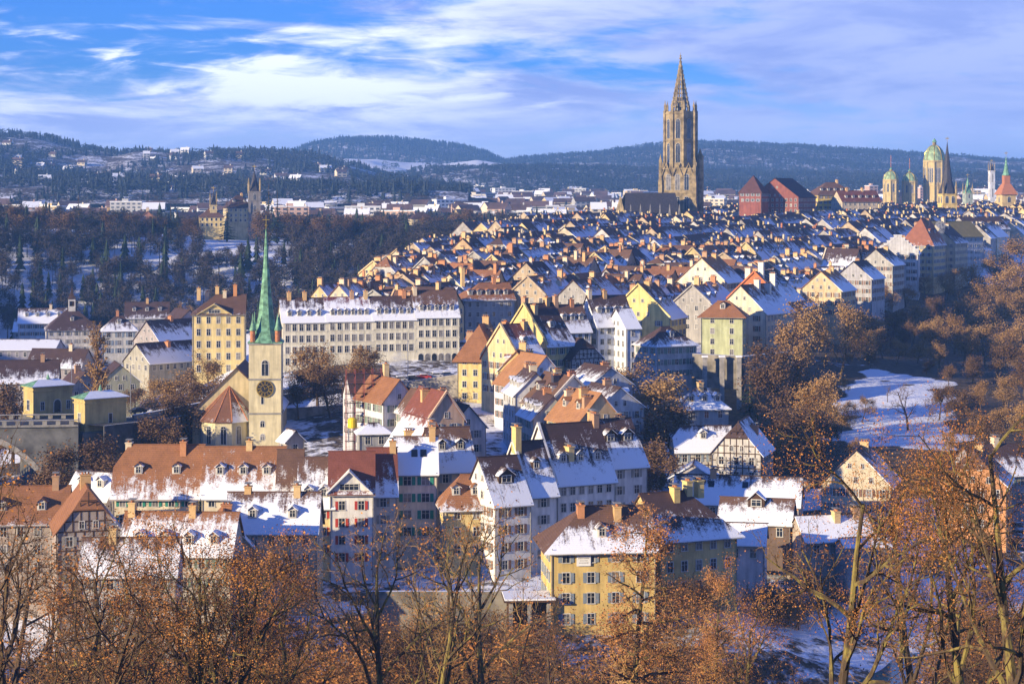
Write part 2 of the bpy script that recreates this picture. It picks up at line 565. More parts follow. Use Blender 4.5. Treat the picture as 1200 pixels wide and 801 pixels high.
def ground_np(x, y):
    x = np.asarray(x, float).ravel()
    y = np.asarray(y, float).ravel()
    n = len(CP)
    out = np.empty(len(x))
    for i in range(0, len(x), 20000):
        X, Y = x[i:i + 20000], y[i:i + 20000]
        xc, yc = np.clip(X, -600, 600), np.clip(Y, -120, 1700)
        r = np.sqrt((xc[:, None] - CP[None, :, 0]) ** 2 + (yc[:, None] - CP[None, :, 1]) ** 2)
        z = r @ _W[:n] + _W[n] + xc / 100 * _W[n + 1] + yc / 100 * _W[n + 2]
        far = 50 + np.clip((Y - 1600) / 2200, 0, 1.6) * 34
        k = np.clip((Y - 1350) / 300, 0, 1)
        k = k * k * (3 - 2 * k)
        out[i:i + 20000] = z * (1 - k) + far * k
    return out


def G(x, y):
    return float(ground_np([x], [y])[0])


def smooth_noise(x, y, s):
    return (np.sin(x * s + 1.3) * np.cos(y * s * 1.17 + 0.7) + 0.5 * np.sin(x * s * 2.3 + y * s * 1.9) + 0.25 * np.sin(x * s * 5.1 - y * s * 4.3))


def build_terrain():
    ys = np.concatenate([np.arange(-110, 1300, 6.5), np.geomspace(1300, 12000, 70)])
    nu = 150
    us = np.linspace(-1, 1, nu)
    V, bare = [], []
    for y in ys:
        hw = 420 + max(0, y - 900) * 0.55
        xs = us * hw
        V.append(np.stack([xs, np.full(nu, y)], 1))
    V = np.concatenate(V)
    z = ground_np(V[:, 0], V[:, 1]) + smooth_noise(V[:, 0], V[:, 1], 0.12) * 0.35
    pts = np.column_stack([V, z])
    ny = len(ys)
    idx = np.arange(ny * nu).reshape(ny, nu)
    faces = np.stack([idx[:-1, :-1], idx[:-1, 1:], idx[1:, 1:], idx[1:, :-1]], -1).reshape(-1, 4)
    me = bpy.data.meshes.new('ground')
    me.from_pydata(pts.tolist(), [], faces.tolist())
    me.polygons.foreach_set('use_smooth', [True] * len(faces))
    at = me.attributes.new('bare', 'FLOAT', 'POINT')
    X, Y = V[:, 0], V[:, 1]
    b = np.full(len(X), 0.16)
    b[(Y < 262)] = 0.36                              # leaf litter under the foreground trees
    px = X / np.maximum(Y, 1) * F + 600
    pass
    b[(px > 830) & (Y > 430) & (Y < 930)] = 0.42
    jit = smooth_noise(X, Y, .11) * 14
    b[(px + jit > 995) & (px + jit < 1112) & (Y + jit > 485) & (Y + jit * .8 < 598)] = -0.3    # snowy meadow
    b[(px > 780) & (Y > 300) & (Y < 420)] = 0.27
    b[(px > 800) & (px < 1120) & (Y > 316 + (px - 800) * .11) & (Y < 330 + (px - 800) * .14)] = -.2
    b[(px > 330) & (px < 770) & (Y > 335) & (Y < 640)] = 0.28
    b[(px > 770) & (px < 830) & (Y > 335) & (Y < 640)] = 0.2
    b[(Y > 1250)] = 0.3
    b[(Y > 262) & (Y < 330) & (px < 790)] = 0.3
    b[(px < 260) & (Y > 375) & (Y < 530)] = 0.36
    b[(px < 480) & (Y > 880) & (Y < 1250)] = 0.03
    at.data.foreach_set('value', b)
    me.materials.append(M['ground'])
    return kind(put(me, 'ground'), 'structure')


build_terrain()
wm, wt, wb = newmat('river_water')
wb.inputs['Base Color'].default_value = (0.02, 0.06, 0.09, 1)
wb.inputs['Roughness'].default_value = 0.08
wb.inputs['Specular IOR Level'].default_value = 0.6
bump(wt, wb, noisen(wt, pos(wt), 0.9, 4), 0.25, 0.2)
M['water'] = wm
mb = MB()
mb.poly([(-480, 235, 0), (480, 235, 0), (480, 1050, 0), (-480, 1050, 0)])
kind(mb.build('river', ['water']), 'structure')
# ------------------------------------------------------------------ houses
_WIN = {}
WRNG = random.Random(4)


def win_mesh(w, h, style='cross', var=0):
    key = (round(w, 2), round(h, 2), style, var)
    if key in _WIN:
        return _WIN[key]
    mb = MB()
    if style == 'lite':
        mb.box(-w / 2 - .12, w / 2 + .12, -.05, .04, -.12, h + .1, 0)
        mb.poly([(-w / 2, -.055, 0), (w / 2, -.055, 0), (w / 2, -.055, h), (-w / 2, -.055, h)], 1)
    elif style in ('arch', 'arcade'):
        n = 8
        r = w / 2
        out = [(-r - .15, 0), (r + .15, 0), (r + .15, h - r)] + [((r + .15) * math.cos(a), h - r + (r + .15) * math.sin(a)) for a in [math.pi * k / n for k in range(1, n)]] + [(-r - .15, h - r)]
        inn = [(-r, 0.05), (r, 0.05), (r, h - r)] + [(r * math.cos(a), h - r + r * math.sin(a)) for a in [math.pi * k / n for k in range(1, n)]] + [(-r, h - r)]
        mb.poly([(x, -.07, z) for x, z in out], 0)
        for a in range(len(out)):
            b = (a + 1) % len(out)
            mb.poly([(out[a][0], 0, out[a][1]), (out[b][0], 0, out[b][1]), (out[b][0], -.07, out[b][1]), (out[a][0], -.07, out[a][1])], 0)
        mb.poly([(x, -.09, z) for x, z in inn], 1)
        if style == 'arch':
            mb.box(-.04, .04, -.12, -.085, .05, h - .05, 0)
            mb.box(-r, r, -.12, -.085, h - r - .04, h - r + .04, 0)
    else:
        b = .13
        mb.box(-w / 2 - b, w / 2 + b, -.08, .03, h, h + b, 0)
        mb.box(-w / 2 - b, -w / 2, -.08, .03, 0, h, 0)
        mb.box(w / 2, w / 2 + b, -.08, .03, 0, h, 0)
        mb.box(-w / 2 - b - .06, w / 2 + b + .06, -.16, .03, -.12, 0, 0)
        mb.poly([(-w / 2, -.015, 0), (w / 2, -.015, 0), (w / 2, -.015, h), (-w / 2, -.015, h)], 1)
        mb.box(-.035, .035, -.05, -.012, 0, h, 0)
        mb.box(-w / 2, w / 2, -.05, -.012, h * .62, h * .62 + .05, 0)
        if style == 'wide':
            mb.box(-w / 4 - .03, -w / 4 + .03, -.05, -.012, 0, h, 0)
            mb.box(w / 4 - .03, w / 4 + .03, -.05, -.012, 0, h, 0)
    _WIN[key] = mb.mesh('window', ['frame', 'curtain' if var else 'glass'])
    return _WIN[key]


def shutter_mesh(w, h):
    key = ('sh', round(w, 2), round(h, 2))
    if key not in _WIN:
        mb = MB()
        mb.box(-w / 2, w / 2, -.10, -.04, 0, h)
        for k in range(4):
            z = h * (k + .5) / 4
            mb.box(-w / 2 + .05, w / 2 - .05, -.125, -.095, z - .06, z + .06)
        _WIN[key] = mb.mesh('shutter', ['paint'])
    return _WIN[key]


def add_window(parent, x, y, z, rot, w=1.0, h=1.5, style='cross', shut=None):
    o = put(win_mesh(w, h, style, 1 if WRNG.random() < .28 else 0), 'window', parent, (x, y, z), rot)
    if shut:
        sw = w * .5
        c, s = math.cos(0), 0
        for sg in ((-1, 1) if WRNG.random() < .85 else (WRNG.choice((-1, 1)),)):
            put(shutter_mesh(sw, h), 'shutter', o, (sg * (w / 2 + .15 + sw / 2), 0, 0), 0, shut)
    return o


_CH = {}


def chimney_mesh(h, big):
    key = (round(h * 2), big)
    if key not in _CH:
        mb = MB()
        a, b = (.55, .85) if big else (.36, .5)
        mb.box(-a, a, -b, b, -1.0, h, 0)
        mb.box(-a - .12, a + .12, -b - .12, b + .12, h, h + .18, 0)
        for k in (-.45, .0, .45) if big else (-.2, .2):
            mb.prism(mb.ring(6, .16, 0, k * b * 1.3), h + .18, h + .62, 1, 2)
        mb.box(-a - .05, a + .05, -b - .05, b + .05, h + .62, h + .70, 3)
        _CH[key] = mb.mesh('chimney', ['paint', 'brick', 'black', 'stone_dark'])
    return _CH[key]


_DO = {}


def dormer_mesh(w, h, k, snow, wallm):
    key = (round(w, 1), round(h, 1), round(k, 1), round(snow, 1), wallm)
    if key in _DO:
        return _DO[key]
    k = max(k, .35)
    mb = MB()
    g = w * .38
    Lh, Lg = h / k, (h + g) / k
    mb.poly([(-w / 2, 0, -.3), (w / 2, 0, -.3), (w / 2, 0, h), (0, 0, h + g), (-w / 2, 0, h)], 0)
    for s in (-1, 1):
        mb.poly([(s * w / 2, 0, -.3), (s * w / 2, 0, h), (s * w / 2, Lh, h)], 0)
    o = .22
    sl = math.hypot(w / 2, g)
    for s in (-1, 1):
        e = (s * (w / 2 + o), -.35, h - g / (w / 2) * o + .1)
        e2 = (s * (w / 2 + o), Lh - .25, h - g / (w / 2) * o + .1)
        r, r2 = (0, -.35, h + g + .1), (0, Lg, h + g + .1)
        sv = snow * (1.0 if s > 0 else .8)
        mb.slab([e, e2, r2, r], .1, 1, [(0, 0), (Lh, 0), (Lg, sl), (0, sl)], [(sv, 0), (sv, 0), (sv, .6), (sv, .6)])
    _DO[key] = mb.mesh('dormer', [wallm, 'roof'])
    return _DO[key]


CREAM, OCHRE, WHITE, GREY, GREEN, PINK, YEL = (.60, .52, .37), (.58, .43, .20), (.66, .64, .60), (.40, .39, .35), (.36, .37, .27), (.58, .43, .32), (.60, .46, .20)
TILE, BROWN, DARK, RED, RUST = (.27, .122, .055), (.13, .072, .048), (.075, .045, .04), (.19, .065, .042), (.35, .17, .075)
CHC = [(.56, .36, .16), (.48, .22, .10), (.62, .52, .36), (.60, .42, .20), (.42, .26, .15)]
RNG = random.Random(7)
HOUSES = []
HINFO = {}


def H(px, py, D, rot, w, d, ridge, rise, wall, roof, label, snow=(.1, .6), hip='gg', ch=(), dor=(), st=3, shut=None, timber=False,
      group=None, name='town_house', cat='house', ov=.55, lite=False, ncol=None, fw=False, ws=(1.0, 1.5), wstyle='cross', gwin=True, wx=None,
      dwall='frame', dw=1.5, top=.8, step=3.0, arcade=False, band=False, chbig=True, cross=None, zb=None):
    x0 = px if wx else PX(px, D)
    ze = py if wx else PZ(py, D)
    r = math.radians(rot)
    if zb is None:
        zb = G(x0, D)
    if ze - zb < 3.2:
        zb = ze - 3.2
    if not lite and not wx and shut is None and st > 1 and group not in ('terrace above the church',) and name == 'town_house':
        shut = WRNG.choice([None, None, (.16, .22, .17), (.20, .24, .28), (.20, .11, .07), (.30, .28, .24)])
    he = ze - zb
    HOUSES.append((x0 - math.sin(r) * d / 2, D + math.cos(r) * d / 2, max(w, d) * .5))
    root = thing(name, label, cat, (x0, D, zb), r, group)
    if ridge == 'x':
        L, S = w, d
        mp = lambda a, b, z: (a, b + d / 2, z)
    else:
        L, S = d, w
        mp = lambda a, b, z: (b, a + d / 2, z)
    HINFO[root.name] = (he, rise, w, d)
    f = .52
    kk = rise / (S / 2)
    oe, og, t = ov, min(ov, .35), .22
    zl, zr = he - kk * oe + t, he + rise + t
    # walls
    mb = MB()
    zf = -4.0
    hw, hd = w / 2, d
    mb.poly([(-hw, 0, zf), (hw, 0, zf), (hw, 0, he), (-hw, 0, he)])
    mb.poly([(hw, 0, zf), (hw, d, zf), (hw, d, he), (hw, 0, he)])
    mb.poly([(hw, d, zf), (-hw, d, zf), (-hw, d, he), (hw, d, he)])
    mb.poly([(-hw, d, zf), (-hw, 0, zf), (-hw, 0, he), (-hw, d, he)])
    for s, e in ((-1, hip[0]), (1, hip[1])):
        xx = s * L / 2
        if e == 'g':
            mb.poly([mp(xx, -S / 2, he), mp(xx, S / 2, he), mp(xx, 0, he + rise)])
        elif e == 'k':
            y1 = S / 2 * (1 - f)
            mb.poly([mp(xx, -S / 2, he), mp(xx, S / 2, he), mp(xx, y1, he + rise * f), mp(xx, -y1, he + rise * f)])
        if fw and e == 'g' and (fw == 2 or s < 0):
            # fire wall standing a little above the tiles
            for q in (-1, 1):
                a, b_ = mp(xx - s * .1, q * (S / 2 + .1), he + .05), mp(xx - s * .1, 0, he + rise + .05)
                a2, b2 = mp(xx + s * .45, q * (S / 2 + .1), he + .05), mp(xx + s * .45, 0, he + rise + .05)
                up = .62
                ua, ub, ua2, ub2 = [(p[0], p[1], p[2] + up) for p in (a, b_, a2, b2)]
                mb.poly([a, b_, ub, ua]); mb.poly([a2, b2, ub2, ua2]); mb.poly([ua, ub, ub2, ua2]); mb.poly([a, a2, ua2, ua])
    if band:
        for z in [he - .35] + [he - top - 1.5 - i * step - .75 for i in range(st - 1)]:
            mb.box(-hw - .1, hw + .1, -.1, d + .1, z, z + .28)
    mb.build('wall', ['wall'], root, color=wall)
    # roof
    mb = MB()

    def end(s, e, q):
        if e == 'g':
            return [(s * (L / 2 + og), q * (S / 2 + oe), zl), (s * (L / 2 + og), 0, zr)]
        if e == 'k':
            return [(s * (L / 2 + og), q * (S / 2 + oe), zl), (s * (L / 2 + og), q * S / 2 * (1 - f), he + t + rise * f), (s * (L / 2 - (1 - f) * S / 2 * .8), 0, zr)]
        m = min(S / 2 * .95, L / 2 * .85)
        return [(s * (L / 2 + oe), q * (S / 2 + oe), zl), (s * (L / 2 - m), 0, zr)]
    sl = math.hypot(S / 2, rise)

    def addslope(pts, sn, ax):
        vf = [(p[2] - zl) / (zr - zl) for p in pts]
        mb.slab([mp(*p) for p in pts], t, 0, [((p[0] if ax == 0 else p[1]), v * sl) for p, v in zip(pts, vf)], [(sn, v) for v in vf])
    for q, sn in ((-1, snow[0]), (1, snow[1])):
        a, b_ = end(-1, hip[0], q), end(1, hip[1], q)
        addslope(a[:1] + b_ + list(reversed(a[1:])), sn, 0)
    for s, e in ((-1, hip[0]), (1, hip[1])):
        sn = snow[2] if len(snow) > 2 else (snow[0] + snow[1]) / 2
        a, b_ = end(s, e, -1), end(s, e, 1)
        if e == 'h':
            addslope([a[0], b_[0], b_[1]], sn, 1)
        elif e == 'k':
            addslope([a[1], b_[1], b_[2]], sn, 1)
    # ridge capping
    a, b_ = end(-1, hip[0], 1)[-1], end(1, hip[1], 1)[-1]
    p, q = mp(*a), mp(*b_)
    mb.box(min(p[0], q[0]) - .14, max(p[0], q[0]) + .14, min(p[1], q[1]) - .14, max(p[1], q[1]) + .14, zr - .06, zr + .1)
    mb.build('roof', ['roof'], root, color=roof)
    # chimneys
    for c_ in ch:
        u, v, hh = c_[:3]
        col = c_[3] if len(c_) > 3 else RNG.choice(CHC)
        zt = he + rise * (1 - abs(v))
        p = mp(u * L / 2, v * S / 2, zt)
        put(chimney_mesh(hh, chbig), 'chimney', root, p, 0 if ridge == 'x' else math.pi / 2, col)
    # dormers
    for side, n, v in dor:
        q = -1 if side == 'A' else 1
        for i in range(n):
            u = (i + .5) / n * 2 - 1
            u *= .88 if n > 1 else .2
            yy = q * S / 2 * v
            zz = he + rise * (1 - v) + t
            p = mp(u * L / 2, yy, zz)
            rr = {('x', -1): 0, ('x', 1): math.pi, ('y', -1): -math.pi / 2, ('y', 1): math.pi / 2}[(ridge, q)]
            do = put(dormer_mesh(dw, 1.45, kk, snow[0] if q < 0 else snow[1], dwall), 'dormer', root, p, rr, roof)
            put(win_mesh(dw * .55, 1.05, 'lite' if lite else 'cross'), 'window', do, (0, -.02, .25))
    # rain pipes and gutters
    if not lite and not wx:
        for sx in (-1, 1):
            p = MB()
            xx = sx * (hw - .12)
            p.tube([Vector((xx, -.14, -2)), Vector((xx, -.14, he - .5)), Vector((xx, -ov * .8, he - .1))], [.07, .07, .07], 5)
            p.build('downpipe', ['stone_dark'], root)
        if ridge == 'x':
            p = MB()
            p.box(-hw - .3, hw + .3, -oe - .16, -oe + .02, zl - t - .06, zl - t + .08)
            p.build('gutter', ['stone_dark'], root)
    # windows on the sides that can be seen
    vx, vy = -x0, -D
    faces = [(0, 0.0, w, (math.sin(r), -math.cos(r)), 'front'), (1, math.pi / 2, d, (math.cos(r), math.sin(r)), 'right'), (2, -math.pi / 2, d, (-math.cos(r), -math.sin(r)), 'left')]
    for fi, fr, width, nrm, nm in faces:
        if (nrm[0] * vx + nrm[1] * vy) < .10 * math.hypot(vx, vy):
            continue
        n = ncol[fi] if ncol else max(1, int((width - 1.0) / 2.6))
        for s_ in range(st):
            z = he - top - ws[1] - s_ * step
            if z < .3:
                break
            ar = arcade and s_ == st - 1
            for i in range(n):
                u = ((i + .5) / n - .5) * (width - .9)
                p = {0: (u, 0, z), 1: (hw, d / 2 + u, z), 2: (-hw, d / 2 - u, z)}[fi]
                if ar:
                    add_window(root, p[0], p[1], z - 1.6, fr, min(2.4, width / n * .68), 3.3, 'arcade')  # dark pane closes the open arch, standing for the shade inside
                else:
                    add_window(root, p[0], p[1], p[2], fr, ws[0], ws[1], 'lite' if lite else wstyle, shut if (width - .9) / n > 2.3 * ws[0] else None)
        isg = (ridge == 'y' and fi == 0 and hip[0] != 'h') or (ridge == 'x' and fi == 1 and hip[1] != 'h') or (ridge == 'x' and fi == 2 and hip[0] != 'h')
        if isg and gwin and rise > 4:
            if S > 11 and rise > 6:
                for u in (-1.3, 1.3):
                    p = {0: (u, 0, he + rise * .48), 1: (hw, d / 2 + u, he + rise * .48), 2: (-hw, d / 2 - u, he + rise * .48)}[fi]
                    add_window(root, p[0], p[1], p[2], fr, .6, .9, 'lite' if lite else 'cross', None)
            for u in ((-3.0, 0, 3.0) if S > 12 else ((-1.1, 1.1) if S > 8 else (0,))):
                p = {0: (u, 0, he + .5), 1: (hw, d / 2 + u, he + .5), 2: (-hw, d / 2 - u, he + .5)}[fi]
                add_window(root, p[0], p[1], p[2], fr, .7, 1.1, 'lite' if lite else 'cross', None)
    if timber:
        for fi, fr, width, nrm, nm in faces[:2] if timber == 1 else faces:
            tb = MB()
            h0, h1 = max(0.2, he - timber_h(st, he)), he
            nn = int(width / 1.3)
            T = {0: Matrix.Translation((0, 0, 0)), 1: Matrix.Translation((hw, d / 2, 0)) @ Matrix.Rotation(math.pi / 2, 4, 'Z'), 2: Matrix.Translation((-hw, d / 2, 0)) @ Matrix.Rotation(-math.pi / 2, 4, 'Z')}[fi]
            for i in range(nn + 1):
                u = -width / 2 + width * i / nn
                tb.box(u - .1, u + .1, -.06, .02, h0, h1, 0, T)
            z = h0
            while z <= h1:
                tb.box(-width / 2, width / 2, -.075, .02, z - .1, z + .1, 0, T)
                z += 1.5
            for i in range(0, nn, 3):
                u = -width / 2 + width * i / nn
                for zz in (h0,):
                    a = Vector((u, -.05, zz)); b2 = Vector((u + width / nn, -.05, zz + 2.8))
                    dv = b2 - a
                    ang = math.atan2(dv.x, dv.z)
                    TT = T @ Matrix.Translation((a + b2) / 2) @ Matrix.Rotation(ang, 4, 'Y')
                    tb.box(-.08, .08, -.035, .03, -dv.length / 2, dv.length / 2, 0, TT)
            if (ridge == 'y' and fi == 0):
                for k in range(1, 4):
                    z = he + rise * k / 4
                    ww = w / 2 * (1 - k / 4)
                    tb.box(-ww, ww, -.075, .02, z - .1, z + .1, 0, T)
                for k in range(-3, 4):
                    hh = rise * (1 - abs(k) / 4)
                    tb.box(k * w / 8 - .09, k * w / 8 + .09, -.06, .02, he, he + hh - .2, 0, T)
            tb.build('timber_frame', ['timber'], root)
    if cross:
        # a cross gable rising from the front wall: (offset, width, rise)
        ox, cw, cr = cross
        gm = MB()
        y1 = min(d / 2, cr / kk + .2)
        gm.poly([(ox - cw / 2, -.06, he - .6), (ox + cw / 2, -.06, he - .6), (ox + cw / 2, -.06, he), (ox, -.06, he + cr), (ox - cw / 2, -.06, he)], 0)
        for s in (-1, 1):
            e, rg = (ox + s * (cw / 2 + .5), -.75, he - .5 * cr / (cw / 2) + .28), (ox, -.75, he + cr + .28)
            e2, r2 = (ox + s * (cw / 2 + .5), .6, e[2]), (ox, y1, rg[2])
            sn = snow[0]
            gm.slab([e, e2, r2, rg], .22, 1, [(0, 0), (1, 0), (3, 3), (0, 3)], [(sn, 0), (sn, 0), (sn, .7), (sn, .7)])
        gm.build('gable', ['wall', 'roof'], root, color=wall)
        add_window(root, ox, -.06, he + .35, 0, min(3.2, cw * .45), 1.0, 'wide')
    return root


def timber_h(st, he):
    return min(he - .2, 6.0)


RS, GS = (.42, .05, .03), (.03, .22, .16)
RIV = 'houses along the river front'
CLU = 'houses round the lower town lane'

# river front row below the church, from the wooded bank towards the yellow corner house
H(182, 578, 360, 0, 15.5, 11, 'x', 7.9, CREAM, TILE, 'long cream house under orange tiles, its roof end nearest the bridge wall, green shutters', (.45, .1), 'kg', [(-.75, .1, 1.2), (.55, -.1, 1.5)], [('A', 2, .62)], 3, GS, group=RIV, ov=.8)
H(283, 578, 358, 0, 14.2, 11, 'x', 7.5, CREAM, TILE, 'wide brown-tiled house directly in front of the church tower with a row of snowy dormers', (.64, .1), 'gg', [(.1, .05, 1.6)], [('A', 3, .62)], 3, group=RIV, ov=.8)
H(338, 582, 356, 1, 4.2, 10, 'x', 7.6, (.5, .42, .3), BROWN, 'narrow dark-roofed house squeezed between the dormer row and the red shutter house', (.5, .1), 'gg', [], [], 3, group=RIV)
H(370, 592, 350, 2, 6.2, 11, 'x', 7.5, (.66, .52, .25), BROWN, 'slim yellow house with bright red shutters and two small dormers low on its snowy roof', (.8, .1), 'gg', [], [('A', 2, .85)], 3, RS, group=RIV, ncol=(2, 3, 3), ws=(.9, 1.4))
H(412, 576, 350, 4, 7.6, 11, 'x', 6.2, WHITE, RED, 'white house with a broad wooden front gable and red shutters below', (.35, .1), 'gg', [], [], 4, RS, group=RIV, cross=(-.4, 7.2, 3.4), ncol=(2, 3, 3), top=1.6)
H(449, 578, 353, 6, 4.8, 11, 'x', 7.2, (.6, .52, .42), RED, 'narrow rusty red roofed house between white gable house and cream house with green shutters', (.55, .1), 'gg', [(.8, 0, 1.0)], [], 4, group=RIV)
sky_house = H(488, 553, 359, 4, 7.4, 10, 'x', 5.6, (.66, .58, .44), BROWN, 'cream house with green shutters under an even sheet of snow with two skylights', (1.0, .3), 'gg', [(.8, .0, 1.8)], [], 4, GS, group=RIV, ncol=(2, 3, 3), ws=(1.3, 1.5))
H(533, 550, 369, 17, 8.0, 11, 'x', 7.0, (.60, .48, .36), BROWN, 'pale pink house with two wooden dormers on its snowy brown roof', (.75, .3), 'gg', [(-.7, .1, 2.2)], [('A', 2, .55)], 4, group=RIV, dwall='timber')
H(507, 533, 392, 24, 9, 15, 'y', 6.5, (.42, .16, .08), RED, 'house with an orange brick gable and a dark red roof behind the pink house', (.95, .65), 'gg', [(-.2, -.6, 1.6), (.3, .5, 1.4)], [('B', 1, .6)], 2, group=CLU, fw=True)
H(547, 592, 350, 8, 7.6, 9, 'x', 4.6, YEL, TILE, 'small sunlit yellow house with two tin roofed dormers in orange tiles', (.35, .2), 'hg', [], [('A', 2, .7)], 3, group=RIV, ov=.9)
H(601, 589, 347, 27, 7.0, 12, 'x', 7.2, WHITE, DARK, 'white house with one broad brown dormer and a dark upper roof beside the yellow cottage', (.70, .2), 'gg', [], [('A', 1, .6)], 4, group=RIV, dwall='timber', dw=3.0)
H(637, 578, 352, 27, 5.4, 12, 'x', 8.4, WHITE, DARK, 'white house with one small gabled dormer and a tall yellow chimney on its party wall', (.70, .2), 'gg', [(-.95, -.1, 3.6, (.62, .46, .18))], [('A', 1, .55)], 4, group=RIV, fw=True, dwall='timber')
H(687, 563, 363, 28, 12.2, 13, 'x', 9.6, WHITE, DARK, 'large white house with three dormers in a row on its big snowy roof', (.64, .15), 'gg', [(-.3, -.55, 1.6, (.62, .46, .2)), (.9, 0, 1.5)], [('A', 3, .68)], 4, group=RIV, ncol=(6, 4, 4), fw=True)
H(736, 545, 376, 28, 8.4, 13, 'x', 7.9, (.6, .57, .52), DARK, 'white house nearest the dark trees with two wide timber dormers in the snow', (.70, .15), 'gg', [(-.95, 0, 1.6), (.6, .1, 1.2)], [('A', 2, .5)], 4, group=RIV, dwall='timber', dw=2.4)
# yellow corner building in front
H(707, 640, 314, 6, 16.5, 13, 'x', 5.2, (.58, .42, .15), BROWN, 'large ochre yellow house nearest to us with a white sign under its eaves', (.62, .1, .12), 'hg', [(-.35, -.2, 1.5), (.35, -.3, 1.8)], [('A', 1, .8)], 4, group=RIV, ncol=(4, 4, 4), ov=1.2, ws=(1.1, 1.6), step=3.2)
H(819, 626, 326, 24, 14.2, 13, 'x', 6.0, (.60, .46, .20), DARK, 'pale yellow house with arched stair windows and three ochre chimneys on dark roof', (.55, .2), 'gh', [(-.2, -.15, 2.0, (.62, .46, .18)), (.2, -.02, 1.9, (.62, .48, .2)), (.52, .02, 1.9, (.62, .48, .2))], [], 3, group=RIV, ncol=(5, 4, 4), ov=1.0, step=3.3, ws=(1.0, 1.6))

# lower rows hidden by the foreground trees
H(318, 622, 330, 0, 15, 10, 'x', 5.5, (.55, .45, .3), BROWN, 'low brown house with a white chimney behind the leafy oak, roof half snowed', (.9, .1), 'gg', [(-.6, .1, 1.4), (.5, 0, 1.2)], [('A', 2, .7)], 2, group=RIV)
H(205, 648, 318, -4, 18, 10, 'x', 5.6, (.5, .45, .38), TILE, 'long snowy house behind the bare oak stems, four tin dormers along its eaves', (.85, .1), 'gg', [(-.9, 0, 1.6), (.2, 0, 1.2)], [('A', 4, .8)], 3, group=RIV)
H(262, 640, 326, 8, 9, 11, 'y', 5, (.52, .44, .32), TILE, 'gabled house with a patch of snow between the two oak stems', (.3, .8), 'gg', [(.2, .1, 1.2)], [], 2, group=RIV)
H(104, 622, 322, 16, 10, 13, 'y', 6.5, (.36, .30, .26), TILE, 'brown half-timbered gable house behind the dark bare corner trees', (.1, .5), 'kg', [(.1, .0, 1.5)], [], 3, group=RIV, timber=1)
H(24, 612, 340, 6, 15, 11, 'x', 5.2, (.4, .33, .27), TILE, 'long orange-roofed house at the picture edge below the bridge arch', (.25, .1), 'gg', [(.7, 0, 1.8)], [('A', 2, .7)], 3, group=RIV)
H(100, 584, 372, -20, 9, 9, 'x', 4.2, (.4, .36, .34), DARK, 'low shed with two white snow-covered roof lights below the bridge wall', (1.0, .8), 'gg', [], [('A', 2, .6)], 1, group=RIV)
panel_house = H(150, 672, 296, 2, 14, 8, 'x', 4.5, (.5, .48, .46), BROWN, 'low grey house with blue panels half hidden by orange oak leaves', (.85, .1), 'gg', [(-.4, 0, 1.3)], [], 3, group=RIV)

# lane cluster
H(437, 466, 452, 18, 9.5, 9, 'x', 5.0, (.50, .49, .50), DARK, 'grey house wrapped in red scaffolding with a smoking chimney', (.35, .1), 'gg', [(.85, -.1, 2.6, (.6, .45, .25))], [], 3, group=CLU)
H(468, 470, 440, 30, 8, 14, 'y', 4.6, (.58, .57, .58), TILE, 'white house with a bare ochre tiled roof beside the scaffolded house', (.12, .1), 'gg', [], [], 3, group=CLU)
H(492, 482, 436, 24, 7, 13, 'y', 4.4, (.5, .46, .44), BROWN, 'low brown roofed house with a snow streak beside the ochre tiled house', (.4, .6), 'gg', [(-.4, .3, 1.2)], [], 2, group=CLU)
H(523, 492, 418, 24, 8, 15, 'y', 5.6, (.55, .38, .25), RED, 'pale gabled house behind the orange brick gable, snow sheet on its far slope', (.3, .8), 'gg', [(-.5, .2, 1.5), (.2, -.3, 1.3)], [('B', 1, .5)], 2, group=CLU, fw=True)
H(549, 500, 424, 24, 8, 14, 'y', 4.4, (.5, .5, .5), DARK, 'flat snowy house in the lane below the yellow corner house', (.6, .95), 'gg', [(.3, .3, 1.0)], [], 2, group=CLU)
H(439, 507, 415, 10, 6.5, 5, 'x', 1.6, (.30, .30, .30), DARK, 'snow-capped garden pavilion in the park beside the scaffolding', (1.0, 1.0), 'hh', [], [], 1, name='garden_pavilion', cat='pavilion', chbig=False)
H(346, 516, 432, 30, 4.2, 4.2, 'y', 2.0, (.34, .30, .26), DARK, 'tiny snow-roofed hut at the foot of the church tower', (1.0, .95), 'gg', [], [], 1, name='hut', cat='hut', chbig=False)

# middle ridge: yellow corner house and the terraces behind it
MID = 'houses on the middle ridge'
H(557, 416, 520, -12, 9.6, 17, 'y', 7.4, (.64, .49, .2), TILE, 'tall sunlit yellow corner house with a plain brown hipped roof', (.02, .1, .02), 'hg', [(-.5, -.5, 1.8), (.2, .1, 2.4), (-.2, .45, 1.8)], [('A', 2, .7)], 5, group=MID, ncol=(3, 4, 4), ov=1.2, zb=20)
H(658, 404, 515, 36, 9.0, 20, 'x', 10.0, (.62, .49, .2), DARK, 'house with a steep dark roof and a thin yellow gable wall behind yellow corner house', (.5, .1), 'gg', [(-.8, .1, 2.6), (-.6, -.2, 1.8), (.6, 0, 1.5)], [('A', 1, .6)], 4, group=MID, fw=True)
H(626, 423, 498, 36, 8.0, 17, 'x', 8.6, (.58, .45, .24), RED, 'house with a dark red roof and snowy near slope below the steep dark roof', (.72, .1), 'gg', [(-.5, .1, 1.6), (.6, -.1, 1.3)], [('A', 1, .55)], 3, group=MID, fw=True)
H(605, 434, 490, -8, 9, 14, 'y', 4.6, (.64, .48, .2), TILE, 'sunlit narrow house with a large ochre chimney block by yellow corner house', (.5, .3), 'gg', [(-.3, .2, 2.6, (.66, .48, .2)), (.1, .5, 2.0, (.66, .48, .2))], [('A', 2, .7)], 4, group=MID)
